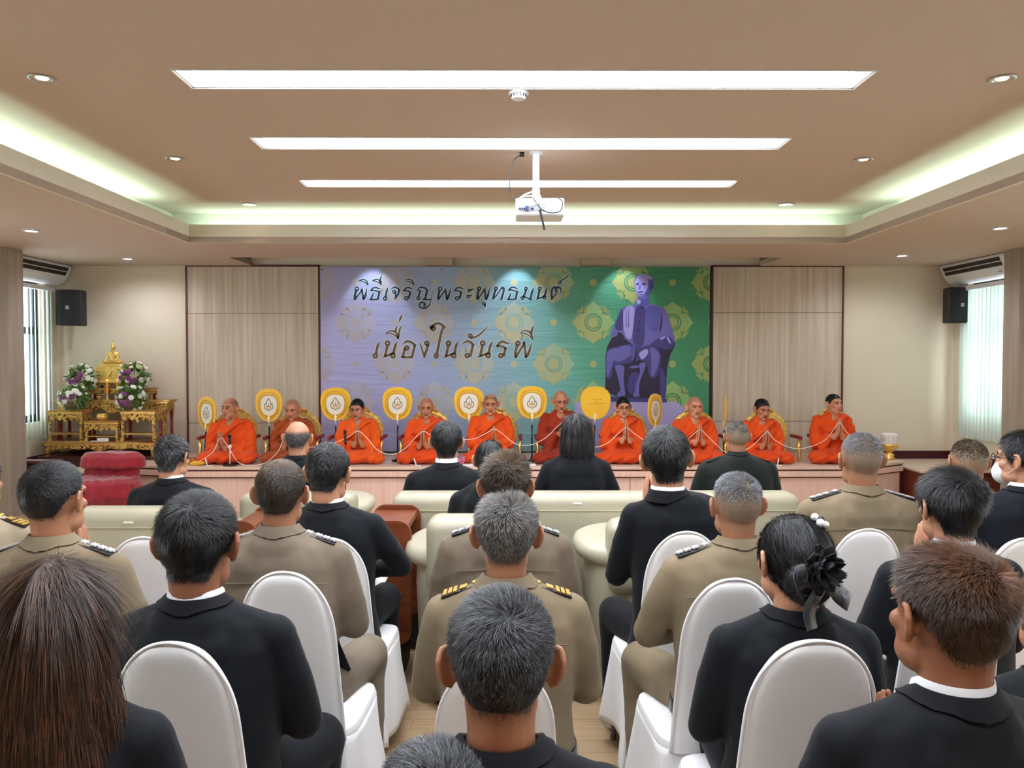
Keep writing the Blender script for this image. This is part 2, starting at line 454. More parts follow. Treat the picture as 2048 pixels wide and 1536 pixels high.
# smoke detector
p = P(1037, 184, Z=HC); t = thing('smoke_detector', p, 'round white smoke detector on the ceiling between the first two strip lights', 'smoke detector')
MB().lathe([(.058, 0), (.060, -.012), (.052, -.016), (.046, -.018)], seg=28).build('base', M_white, t, smooth=True)
q = MB(); q.lathe([(.044, -.016), (.042, -.034), (.034, -.042), (0.001, -.044)], seg=28); q.build('sensor_cap', M_white, t, smooth=True)
q = MB()
for k in range(14):
    a = 2 * PI * k / 14; q.box((.044 * math.cos(a), .044 * math.sin(a), -.026), (.004, .010, .012), Matrix.Rotation(a, 3, 'Z'))
q.build('vent_slots', M_dark, t)

# ------------------------------------------------------------------ back wall panels
def wood_panel(x0, x1, seams, n):
    a = P(x0, 533, Y=YB - .03); c = P(x1, 533, Y=YB - .03); zt = HS - .015; zb = .42
    m = MB(); m.b2((a.x, YB - .03, zb), (c.x, YB, zt)); o = struct(m.build('wall_panel_%d' % n, M_wood))
    m = MB(); w_ = .022
    m.b2((a.x - w_, YB - .04, zb), (a.x, YB, zt + w_)); m.b2((c.x, YB - .04, zb), (c.x + w_, YB, zt + w_)); m.b2((a.x - w_, YB - .04, zt), (c.x + w_, YB, zt + w_))
    m.build('edge_trim', M_redwood, o)
    m = MB()
    for s, y in seams:
        z = P(500, y, Y=YB - .03).z; m.b2((a.x, YB - .032, z - .004), (c.x, YB - .028, z + .004))
    m.build('groove', mat('panel groove', (128, 108, 90), 0.6), o)
wood_panel(374, 636, [(0, 627), (0, 846)], 1); wood_panel(1427, 1685, [(0, 625), (0, 843)], 2)

# stage step blocks, skirting
SZ = 0.42
m = MB()
m.b2((XL, 8.60, 0), (-4.30, YB, SZ - .02)); m.b2((4.62, 8.60, 0), (XR, YB, SZ - .02)); m.b2((-4.30, 9.0, 0), (4.62, YB, SZ - .02))
struct(m.build('floor_stage_riser', M_step))
m = MB()
m.b2((XL, 8.57, SZ - .02), (-4.30, YB, SZ)); m.b2((4.62, 8.57, SZ - .02), (XR, YB, SZ)); m.b2((-4.30, 9.0, SZ - .02), (4.62, YB, SZ))
struct(m.build('floor_stage', M_stagefloor))
m = MB()
for (a, c) in ((XL, -4.30), (4.62, XR)):
    m.b2((a, 8.38, 0), (c, 8.60, .19)); m.b2((a, 8.35, .19), (c, 8.60, .215))
struct(m.build('floor_step', M_step))
zb0 = P(1850, 918, Y=YB).z
struct(MB().b2((4.0, YB - .02, SZ), (XR, YB, SZ + .10)).build('baseboard_back', M_maroon))
struct(MB().b2((XR - .02, 8.6, SZ), (XR, YB, SZ + .10)).build('baseboard_right', M_maroon))
struct(MB().b2((XL, 8.6, SZ), (XL + .02, YB, SZ + .10)).build('baseboard_left', M_maroon))
struct(MB().b2((XL, 8.36, 0), (-5.25, 8.1, HS)).build('wall_pillar_left', mat('pillar laminate', (168, 156, 142), 0.5, rgb2=(155, 142, 128), nscale=3, nstretch=(10, 10, .4))))
struct(MB().b2((P(2037, 700, Y=8.1).x, 8.36, 0), (XR, 8.1, HS)).build('wall_pillar_right', MATS['pillar laminate']))

# ------------------------------------------------------------------ bench (low platform)
BZ = 0.50
t = thing('stage_bench', (0, 8.38, 0), 'long low pinkish laminate platform on which all the monks sit', 'platform')
fx0, fx1 = P(372, 934, Y=8.38).x, P(1716, 930, Y=8.38).x
wl = P(258, 928, Z=BZ); wr = P(1808, 922, Z=BZ)
def outline(o):
    return [(fx0 - o * .4, 8.38 - 8.38 - o), (fx1 + o * .4, -o), (wr.x + o, wr.y - 8.38 - o * .5), (wr.x + o * .4, YB - 8.38 - .03), (wl.x - o * .4, YB - 8.38 - .03), (wl.x - o, wl.y - 8.38 - o * .5)]
def slab(o, z0, z1, name, m_, bev):
    q = MB(); q.prism(outline(o), z0, z1, 'xy'); return q.build(name, m_, t, bevel=bev)
slab(0.0, BZ - .035, BZ, 'top', M_benchtop, .006)
slab(-.012, BZ - .052, BZ - .035, 'painted_shadow_line', M_redwood, 0)  # shadow line below the top, painted as a dark red strip
slab(-.004, BZ - .115, BZ - .052, 'fascia_board', M_bench, .006)
slab(-.03, BZ - .130, BZ - .115, 'lower_trim', M_redwood, 0)
q = MB(); o_ = -.045
pl = [(fx0 - o_ * .4, -o_), (fx1 + o_ * .4, -o_), (wr.x - .05, wr.y - 8.38), (wr.x - .05, .6), (wl.x + .05, .6), (wl.x + .05, wl.y - 8.38 + .03)]
q.prism(pl, 0.0, BZ - .13, 'xy'); q.build('front_panel', M_bench, t)
for px in (530, 812, 1260, 1560):
    q = MB(); x = P(px, 980, Y=8.42).x; q.b2((x - .003, .041, .02), (x + .003, .046, BZ - .13)); q.build('panel_joint', mat('joint line', (150, 100, 80), .6), t)

# ------------------------------------------------------------------ windows' blinds
M_blind = mat('blind fabric', (226, 232, 226), 0.8)
bt = M_blind.node_tree; pb = bt.nodes['Principled BSDF']; trn = bt.nodes.new('ShaderNodeBsdfTranslucent'); trn.inputs[0].default_value = lin((230, 240, 232))
mxs = bt.nodes.new('ShaderNodeMixShader'); mxs.inputs[0].default_value = 0.45
bt.links.new(pb.outputs[0], mxs.inputs[1]); bt.links.new(trn.outputs[0], mxs.inputs[2]); bt.links.new(mxs.outputs[0], bt.nodes['Material Output'].inputs[0])
def blind(x, y0, y1, n, ang, lab, sgn):
    t = thing('vertical_blind', (x, (y0 + y1) / 2, 2.53), lab, 'blind', 'vertical blinds at the windows')
    MB().b2((-.03, y0 - (y0 + y1) / 2, -.02), (.03, y1 - (y0 + y1) / 2, .03)).build('head_rail', M_white, t)
    proto = None
    for k in range(n):
        y = y0 + (y1 - y0) * (k + .5) / n - (y0 + y1) / 2
        if proto is None:
            q = MB(); pts = [(-.044, -.005), (-.02, .002), (.02, .002), (.044, -.005), (.044, -.006), (.02, .0008), (-.02, .0008), (-.044, -.006)]
            q.prism(pts, -1.80, -.02, 'xy'); proto = o = q.build('slat', M_blind, t)
        else:
            o = proto.copy(); COL.objects.link(o)
        o.location = (0, y, random.uniform(-.01, .01)); o.rotation_euler.z = ang + random.uniform(-.12, .12)
blind(XL + .07, 8.30, 9.50, 15, math.radians(131), 'half open vertical blind at the bright left window', 1)
blind(XR - .07, 8.36, 9.45, 15, math.radians(98), 'closed vertical blind over the right window', -1)
blind(XL + .07, 4.4, 6.6, 25, math.radians(60), 'vertical blind over the side window left of the audience', 1)
blind(XR - .07, 4.4, 6.6, 25, math.radians(60), 'vertical blind over the side window right of the audience', 1)

# ------------------------------------------------------------------ air conditioners
def aircon(side, lab):
    xe = XL if side < 0 else XR
    t = thing('air_conditioner', (xe, 9.02, HS), lab, 'air conditioner', 'ceiling mounted air conditioners', rz=0)
    s = -side
    # profile in (distance from wall, drop)
    prof = [(.005, 0), (.20, 0), (.225, -.015), (.235, -.04), (.175, -.165), (.125, -.225), (.06, -.25), (.005, -.255)]
    q = MB(); q.prism([(s * a, c) for a, c in prof], -.62, .62, 'xz')
    q.build('housing', M_white, t, bevel=.008)
    R = Matrix.Rotation(s * math.radians(-38), 3, 'Y')
    tl = Matrix.Rotation(s * math.radians(26), 3, 'Y')
    for (dx, dz) in ((.222, -.062), (.197, -.115)):
        q = MB(); q.box((s * dx, 0, dz), (.012, 1.10, .046), tl); q.build('air_outlet', mat('vent dark', (40, 32, 30), 0.6), t)
    q = MB(); q.box((s * .212, 0, -.088), (.022, 1.10, .006), tl); q.build('louvre', M_white, t)
    for y in (-.25, .05, .33):
        q = MB(); q.prism([(s * .20, -.09), (s * .222, -.10), (s * .19, -.14)], y - .004, y + .004, 'xz'); q.build('louvre_vane', mat('vane brown', (96, 74, 66), .6), t)
    q = MB(); q.ell((s * .155, -.45, -.195), (.014, .03, .006)); q.build('badge', mat('badge grey', (150, 150, 150), .4, .5), t, smooth=True)
    return t
aircon(-1, 'white ceiling mounted air conditioner above the left window'); aircon(1, 'white ceiling mounted air conditioner above the right window')

# ------------------------------------------------------------------ wall speakers
def speaker(px, py, side, lab):
    p = P(px, py, Y=9.42)
    t = thing('wall_speaker', p, lab, 'speaker', 'black wall loudspeakers', rz=side * math.radians(6))
    q = MB(); W, D, H_ = .15, .22, .215
    poly = [(-W, -D / 2 + .03), (-W * .55, -D / 2), (W * .55, -D / 2), (W, -D / 2 + .03), (W * .97, D / 2 - .03), (W * .6, D / 2), (-W * .6, D / 2), (-W * .97, D / 2 - .03)]
    q.prism(poly, -H_, H_, 'xy'); q.build('cabinet', M_black, t, bevel=.012)
    q = MB(); q.prism([(-W * .93, -D / 2 + .022), (-W * .5, -D / 2 - .006), (W * .5, -D / 2 - .006), (W * .93, -D / 2 + .022)], -H_ + .015, H_ - .015, 'xy')
    q.build('grille', mat('speaker grille', (9, 12, 17), .7, bump=.001, bscale=400), t)
    q = MB(); e_ = -D / 2 - .0075
    q.b2((-.02, e_, -.02), (.02, e_ + .003, .02)); q.build('logo_plate', mat('logo plate', (200, 205, 208), .4), t)
    q = MB()   # E and V like strokes
    for (a, c) in (((-.015, .012), (-.004, .012)), ((-.015, 0), (-.006, 0)), ((-.015, -.012), (-.004, -.012)), ((-.014, -.012), (-.014, .012)), ((0, .012), (.007, -.012)), ((.007, -.012), (.015, .012))):
        q.tube([(a[0], e_ - .001, a[1]), (c[0], e_ - .001, c[1])], .0018, 4)
    q.build('logo', M_black, t)
    q = MB(); q.box((0, D / 2 + .03, 0), (.05, .10, .10)); q.build('bracket', M_dark, t)
speaker(143, 616, 1, 'black loudspeaker high on the wall above the gold altar'); speaker(1916, 611, -1, 'black loudspeaker high on the wall beside the right window')

# ------------------------------------------------------------------ projector
PY = P(1072, 305, Z=HC).y
t = thing('projector', (P(1072, 305, Z=HC).x, PY, HC), 'white ceiling projector on a white pole with loose cables', 'projector')
zz = lambda y: P(1072, y, Y=PY).z - HC
xx = lambda x: P(x, 400, Y=PY).x - P(1072, 305, Z=HC).x
q = MB(); q.b2((-.05, -.05, -.006), (.05, .05, 0)); q.build('ceiling_plate', M_white, t)
q = MB(); q.b2((-.023, -.018, zz(382)), (.023, .018, 0)); q.build('pole', M_white, t, bevel=.003)
q = MB(); q.b2((-.028, -.03, zz(402)), (.028, .03, zz(380))); q.b2((-.07, -.05, zz(404)), (.07, .05, zz(401))); q.build('bracket', M_white, t, bevel=.003)
q = MB(); q.b2((xx(1031), -.13, zz(438)), (xx(1126), .13, zz(403))); body = q.build('body', M_white, t, bevel=.012)
q = MB(); q.b2((xx(1035), -.132, zz(428)), (xx(1090), -.128, zz(414))); q.build('port_panel', mat('port grey', (176, 180, 188), .5), body)
for px, w_ in ((1038, 3), (1043, 2.5), (1047, 3.5), (1061, 5)):
    q = MB(); q.b2((xx(px), -.136, zz(426)), (xx(px + w_), -.13, zz(423))); q.build('port', M_black, body)
q = MB(); q.b2((xx(1050), -.15, zz(429)), (xx(1056), -.13, zz(420))); q.build('blue_plug', mat('blue plug', (60, 82, 150), .5), t)
def cable(pts, r, m_, nm):
    q = MB(); P3 = []
    pts = [Vector((xx(a), y, zz(b))) for a, b, y in pts]
    n = len(pts)
    for i in range(n - 1):
        p0, p1, p2, p3 = pts[max(i - 1, 0)], pts[i], pts[i + 1], pts[min(i + 2, n - 1)]
        for k in range(5):
            s = k / 5; P3.append(0.5 * ((2 * p1) + (p2 - p0) * s + (2 * p0 - 5 * p1 + 4 * p2 - p3) * s * s + (3 * p1 - p0 - 3 * p2 + p3) * s ** 3))
    P3.append(pts[-1]); q.tube(P3, r, 6); q.build(nm, m_, t, smooth=True)
cable([(1042, 310, 0), (1030, 318, 0), (1021, 345, 0), (1020, 375, 0), (1026, 398, 0), (1036, 407, -.02)], .004, M_dark, 'power_cable')
cable([(1067, 384, -.03), (1048, 393, -.05), (1037, 403, -.08), (1034, 405, -.1)], .005, M_white, 'white_cable')
cable([(1040, 400, -.1), (1058, 399, -.12), (1080, 395, -.06)], .005, M_white, 'white_cable')
cable([(1064, 403, -.14), (1074, 418, -.16), (1082, 428, -.16), (1100, 434, -.16), (1118, 430, -.16), (1122, 412, -.15), (1114, 404, -.14)], .004, M_dark, 'looped_cable')
cable([(1056, 420, -.14), (1072, 417, -.16), (1080, 408, -.15), (1078, 398, -.1)], .006, M_white, 'white_cable')
cable([(1078, 428, -.15), (1083, 448, -.16), (1086, 462, -.16), (1087, 467, -.16)], .008, M_dark, 'hanging_plug')
q = MB(); q.box((xx(1044), 0, zz(309)), (.035, .03, .03)); q.build('wall_plug', M_black, t, bevel=.003)
# ================================================================== PEOPLE KIT
def skin_mat(name, rgb, stub=(30, 24, 22)):
    m = mat(name, rgb, 0.5, bump=0.0006, bscale=260, spec=0.45); nt = m.node_tree; b = nt.nodes['Principled BSDF']
    at = nt.nodes.new('ShaderNodeAttribute'); at.attribute_name = 'stubble'
    tc = nt.nodes.new('ShaderNodeTexCoord'); nz = nt.nodes.new('ShaderNodeTexNoise'); nz.inputs['Scale'].default_value = 900
    nt.links.new(tc.outputs['Object'], nz.inputs['Vector'])
    n2 = nt.nodes.new('ShaderNodeTexNoise'); n2.inputs['Scale'].default_value = 14; nt.links.new(tc.outputs['Object'], n2.inputs['Vector'])
    mu = nt.nodes.new('ShaderNodeMath'); mu.operation = 'MULTIPLY_ADD'; mu.inputs[1].default_value = 0.7; mu.inputs[2].default_value = 0.5
    nt.links.new(nz.outputs['Fac'], mu.inputs[0])
    m2 = nt.nodes.new('ShaderNodeMath'); m2.operation = 'MULTIPLY'; m2.use_clamp = True; nt.links.new(mu.outputs[0], m2.inputs[0]); nt.links.new(at.outputs['Fac'], m2.inputs[1])
    va = nt.nodes.new('ShaderNodeMix'); va.data_type = 'RGBA'; va.inputs[6].default_value = lin(rgb); va.inputs[7].default_value = lin([rgb[0] * .9, rgb[1] * .78, rgb[2] * .72])
    nt.links.new(n2.outputs['Fac'], va.inputs[0])
    mx = nt.nodes.new('ShaderNodeMix'); mx.data_type = 'RGBA'; mx.inputs[7].default_value = lin(stub)
    nt.links.new(va.outputs[2], mx.inputs[6]); nt.links.new(m2.outputs[0], mx.inputs[0]); nt.links.new(mx.outputs[2], b.inputs['Base Color'])
    return m
def hair_mat(name, dark, light=None):
    light = light or [v * 1.6 + 8 for v in dark]
    m = mat(name, dark, 0.42, spec=0.4); nt = m.node_tree; b = nt.nodes['Principled BSDF']
    at = nt.nodes.new('ShaderNodeAttribute'); at.attribute_name = 'shade'
    mx = nt.nodes.new('ShaderNodeMix'); mx.data_type = 'RGBA'; mx.inputs[6].default_value = lin(dark); mx.inputs[7].default_value = lin(light)
    nt.links.new(at.outputs['Fac'], mx.inputs[0]); nt.links.new(mx.outputs[2], b.inputs['Base Color'])
    return m
SK_TAN = skin_mat('tan skin', (184, 134, 104)); SK_BROWN = skin_mat('brown skin', (162, 112, 84)); SK_LIGHT = skin_mat('light skin', (206, 158, 128))
SK_MONK = skin_mat('monk skin', (188, 132, 102), (70, 50, 42)); SK_MONK2 = skin_mat('lighter monk skin', (206, 150, 120), (60, 44, 38)); SK_GRAY = skin_mat('tan skin grey stubble', (182, 134, 104), (112, 108, 92))
H_BLACK = hair_mat('black hair', (8, 8, 10), (32, 34, 40)); H_GRAY = hair_mat('greying hair', (14, 15, 18), (120, 122, 130)); H_SALT = hair_mat('salt and pepper hair', (36, 34, 33), (140, 136, 132))
H_BROWN = hair_mat('brown hair', (26, 17, 13), (104, 66, 44)); H_DKBR = hair_mat('dark brown hair', (18, 14, 12), (104, 82, 58)); H_SILV = hair_mat('silver hair', (62, 64, 68), (156, 160, 168))
H_AUB = hair_mat('dyed brown hair', (26, 17, 13), (128, 84, 56))

def cloth(name, rgb, rgb2=None, **k):
    return mat(name, rgb, 0.82, rgb2=rgb2 or [v * .85 for v in rgb], nscale=5, sheen=.06, bump=k.get('bump', .0012), bscale=k.get('bscale', 18), spec=.25)
C_BLACK = cloth('black suit cloth', (10, 14, 22)); C_NAVY = cloth('dark navy suit cloth', (13, 17, 28)); C_KHAKI = cloth('khaki uniform cloth', (139, 123, 98)); C_KHAKI2 = cloth('grey khaki uniform cloth', (128, 114, 98))
C_GREEN = cloth('dark green uniform cloth', (22, 29, 26)); C_BROWNU = cloth('dark olive uniform cloth', (62, 54, 46)); C_SHIRT = mat('white shirt', (236, 238, 244), .8)
M_EYE = mat('eye dark', (18, 12, 10), .3); M_BROW = mat('eyebrow', (30, 22, 18), .8); M_LIP = mat('lip', (140, 78, 66), .5)
M_SHOE = mat('black shoe leather', (12, 12, 13), .25); M_GOLD = mat('gold braid', (214, 178, 96), .35, .8); M_SILVER = mat('silver star', (235, 236, 240), .25, .35)

# ---- head template; +Y is forward, origin mid cranium, top .115, chin -.125
def make_head():
    m = MB()
    m.ell((0, -.012, .018), (.077, .096, .093), seg=28, rings=18)
    m.ell((0, .028, -.035), (.062, .062, .078), seg=24, rings=16)
    m.ell((0, .045, -.088), (.036, .036, .032)); m.ell((0, .062, -.101), (.024, .022, .022))
    for s in (-1, 1):
        m.ell((s * .036, .030, -.07), (.026, .045, .036)); m.ell((s * .040, .058, -.022), (.023, .022, .020))
        m.cap((s * .012, .083, .028), (s * .046, .068, .026), .011, .009)
        m.ell((s * .013, .088, -.037), (.010, .012, .008))
        # ear
        pts = []; 
        for k in range(9):
            a = math.radians(-70 + k * 38); pts.append((s * (.089 + .010 * math.sin(math.radians(k * 20))), -.005 - .016 * math.cos(a) * 1.0, -.008 + .031 * math.sin(a)))
        m.tube([(s * .078, .010, .012), (s * .088, .0, .027), (s * .097, -.014, .026), (s * .101, -.022, .010), (s * .098, -.020, -.010), (s * .090, -.010, -.028), (s * .080, .002, -.036)], [.005, .006, .0062, .0062, .006, .0065, .006], 8)
        m.ell((s * .088, -.007, -.004), (.0055, .015, .027), Matrix.Rotation(s * math.radians(28), 3, 'Z'))
        m.ell((s * .077, .0, -.006), (.008, .014, .026))
    m.chain([(0, .084, .018), (0, .093, -.012), (0, .100, -.034)], [.009, .0095, .0125])
    m.cap((-.018, .079, -.061), (.018, .079, -.061), .0082); m.cap((-.015, .078, -.072), (.015, .078, -.072), .0088)
    m.chain([(0, -.018, -.03), (0, -.020, -.09), (0, -.012, -.165)], [.060, .055, .056], 20)
    return blob(m, .0038, 3, .5)
HV, HQ = make_head()
HN = normals(HV, HQ)
# press the lips line and eye sockets
for s in (-1, 1):
    dd = np.linalg.norm((HV - np.array([s * .031, .088, .006])) / np.array([.017, .03, .010]), axis=1); HV[:, 1] -= .006 * np.exp(-dd ** 2)
dd = np.abs(HV[:, 2] + .0665) / .0022 + np.abs(HV[:, 0]) / .022 * .6 + (HV[:, 1] < .07) * 9; HV[:, 1] -= .003 * np.exp(-dd ** 2)
HN = normals(HV, HQ)

def hair_density(V, fade=.05, nape=-.085, front=.062, bald=0.0, top_only=0.0):
    x, y, z = V[:, 0], V[:, 1], V[:, 2]
    hl = np.where(y < -.02, nape, np.where(y < .03, nape + (y + .02) / .05 * (0.002 - nape), np.where(y < .06, 0.002 + (y - .03) / .03 * (front - 0.002), front + (y - .06) * .5)))
    hl = np.maximum(hl, nape + .062 * sstep(.038, .070, np.abs(x)) * sstep(-.080, -.020, y))
    d = sstep(0, fade, z - hl)
    ear = np.abs(x) > .083; d = np.where(ear & (z < .04), 0, d)
    if bald:
        r = np.linalg.norm((V - np.array([0, .01, .115])) / np.array([.080, .115, .07]), axis=1)
        d = d * sstep(bald * .85, bald * 1.15, r)
    return np.clip(d, 0, 1)

def hair_on(name, parent, M, style):
    # cap + strands, in head coordinates then transformed by M
    fade = style.get('fade', .05); den = hair_density(HV, fade, style.get('nape', -.085), style.get('front', .062), style.get('bald', 0))
    thk = style.get('thick', .006); V = HV.copy()
    crown = sstep(-.02, .09, HV[:, 2]); t = thk * (.35 + .65 * crown) * den
    V = V + HN * t[:, None]
    V += HN * (wav(HV, 130, 3, 2) * .0012 * den)[:, None]
    if style.get('flat'): # brush cut: push up and flatten the top
        V[:, 2] = np.where((V[:, 2] > .07), .07 + (V[:, 2] - .07) * 1.25, V[:, 2]); V[:, 2] = np.minimum(V[:, 2], .122)
    fd = den[HQ].min(axis=1); keep = HQ[fd >= style.get('cut', .45)]
    used, inv = np.unique(keep, return_inverse=True); Vc = V[used]; Fc = inv.reshape(-1, 4)
    # strands
    n = style.get('n', 6000); L = style.get('len', .018); Ls = style.get('side', .008); w_ = style.get('w', .0011); lift = style.get('lift', .45)
    fc = HV[HQ].mean(axis=1); fdm = den[HQ].mean(axis=1); pr = fdm ** 1.5 * (sstep(style.get('ztop', -1) - .055, style.get('ztop', -1) + .035, fc[:, 2]) ** 1.5); pr /= pr.sum()
    rng = np.random.default_rng(style.get('seed', 1)); idx = rng.choice(len(HQ), n, p=pr)
    bar = rng.dirichlet([1, 1, 1, 1], n); p = (V[HQ[idx]] * bar[:, :, None]).sum(axis=1); nn = HN[HQ[idx]].mean(axis=1); nn /= np.linalg.norm(nn, axis=1, keepdims=True)
    wh = np.array(style.get('whorl', (0.012, -.075, .085)))
    t = p - wh; 
    sw = np.cross(nn, t); t = t + .5 * sw
    down = np.array([0, -.2, -1.0]); sd = (1 - sstep(-.01, .07, p[:, 2]))[:, None]
    t = t / (np.linalg.norm(t, axis=1, keepdims=True) + 1e-9) * (1 - sd) + down * sd
    t += rng.normal(0, style.get('mess', .25), (n, 3)); t -= nn * (t * nn).sum(1, keepdims=True); t /= np.linalg.norm(t, axis=1, keepdims=True) + 1e-9
    Ln = (Ls + (L - Ls) * sstep(.0, .09, p[:, 2])) * rng.uniform(.6, 1.2, n) * np.clip(fdm[idx] * 1.4, .3, 1)
    Ln = Ln[:, None]; lf = lift * rng.uniform(.6, 1.3, (n, 1)) * (1 - .6 * sd)
    p0 = p - nn * .001; p1 = p + Ln * .5 * (t * (1 - lf * .6) + nn * lf); p2 = p + Ln * (t * (1 - lf * .4) + nn * lf * .75)
    b = np.cross(t, nn); b *= w_ / 2
    SV = np.stack([p0 - b, p0 + b, p1 - b * .9, p1 + b * .9, p2 - b * .25, p2 + b * .25], axis=1).reshape(-1, 3)
    k = np.arange(n)[:, None] * 6; SQ = np.concatenate([k + np.array([[0, 1, 3, 2]]), k + np.array([[2, 3, 5, 4]])], axis=0)
    sh = rng.random(n) ** style.get('grayp', 2.0)
    ctr = style.get('graycenter')
    if ctr is not None:
        q = np.linalg.norm(p - np.array(ctr), axis=1); sh = np.clip(sh * .5 + .7 * np.exp(-(q / style.get('grayr', .05)) ** 2), 0, 1)
    shade = np.concatenate([np.full(len(Vc), style.get('base', .12)), np.repeat(sh, 6)])
    A = np.concatenate([Vc, SV]); Fq = np.concatenate([Fc, SQ + len(Vc)])
    extra = style.get('extra')
    me = npmesh(name, xf(A, M), Fq, style['mat'], {'shade': shade}); return link(name, me, parent)

def tube_np(rings_fn, nz, na): pass

# ---- hands. one hand template (right: palm facing -x), fingers up +Z, thumb to -Y
def make_hand(pose):
    m = MB()
    if pose == 'wai':
        m.ell((.014, .004, .048), (.013, .040, .052)); m.cap((.018, .0, .01), (.026, -.012, -.05), .024, .028)
        for y, l, zz_ in ((-.027, .070, .088), (-.006, .078, .094), (.015, .073, .090), (.034, .056, .080)):
            m.chain([(.013, y, zz_ - .02), (.013, y, zz_ + l * .45), (.009, y * .9, zz_ + l * .8), (.006, y * .85, zz_ + l)], [.0098, .0090, .0080, .0068], 10)
        m.chain([(.018, -.030, .025), (.016, -.050, .062), (.010, -.050, .092)], [.014, .011, .0085], 10)
    else:  # relaxed, slightly curled
        m.ell((.0, .0, .045), (.013, .040, .050)); m.cap((0, 0, .005), (0, 0, -.05), .024, .028)
        for y, l, zz_ in ((-.027, .070, .088), (-.006, .078, .094), (.015, .073, .090), (.034, .056, .080)):
            m.chain([(0, y, zz_ - .02), (-.006, y, zz_ + l * .35), (-.022, y * .9, zz_ + l * .68), (-.040, y * .85, zz_ + l * .75)], [.0098, .0090, .0080, .0068], 10)
        m.chain([(-.004, -.030, .025), (-.018, -.052, .055), (-.030, -.052, .082)], [.014, .011, .0085], 10)
    return blob(m, .0032, 2, .5)
HAND = {'wai': make_hand('wai'), 'lap': make_hand('lap')}

def capd(V, Q): return V, Q
def grp_join(parts):
    o = 0; Vs, Qs, As = [], [], []
    for V, Q, a in parts:
        Vs.append(V); Qs.append(Q + o); As.append(a if a is not None else np.zeros(len(V))); o += len(V)
    return np.concatenate(Vs), np.concatenate(Qs), np.concatenate(As)

def head_matrix(c, yaw=0, pitch=0, roll=0, s=1.0, sx=1.0):
    return Matrix.Translation(c) @ Matrix.Rotation(yaw, 4, 'Z') @ Matrix.Rotation(pitch, 4, 'X') @ Matrix.Rotation(roll, 4, 'Y') @ Matrix.Diagonal((s * sx, s, s, 1))

def wrinkle(V, Q, amp, seed, H, side=True):
    # soft cloth folds: broad horizontal pulls across the back and armpit creases
    N = normals(V, Q)
    u = V[:, 2] * 34 + 5 * np.sin(V[:, 0] * 7 + seed) + 3 * wav(V, 6, seed)
    f = np.maximum(0, np.sin(u)) ** 3 * (0.4 + .6 * wav(V, 5, seed + 5, 1)) * sstep(H - .30, H - .42, V[:, 2])
    g = wav(V, 16, seed + 9, 3)
    return V + N * (amp * (f * .9 + g * .55))[:, None]

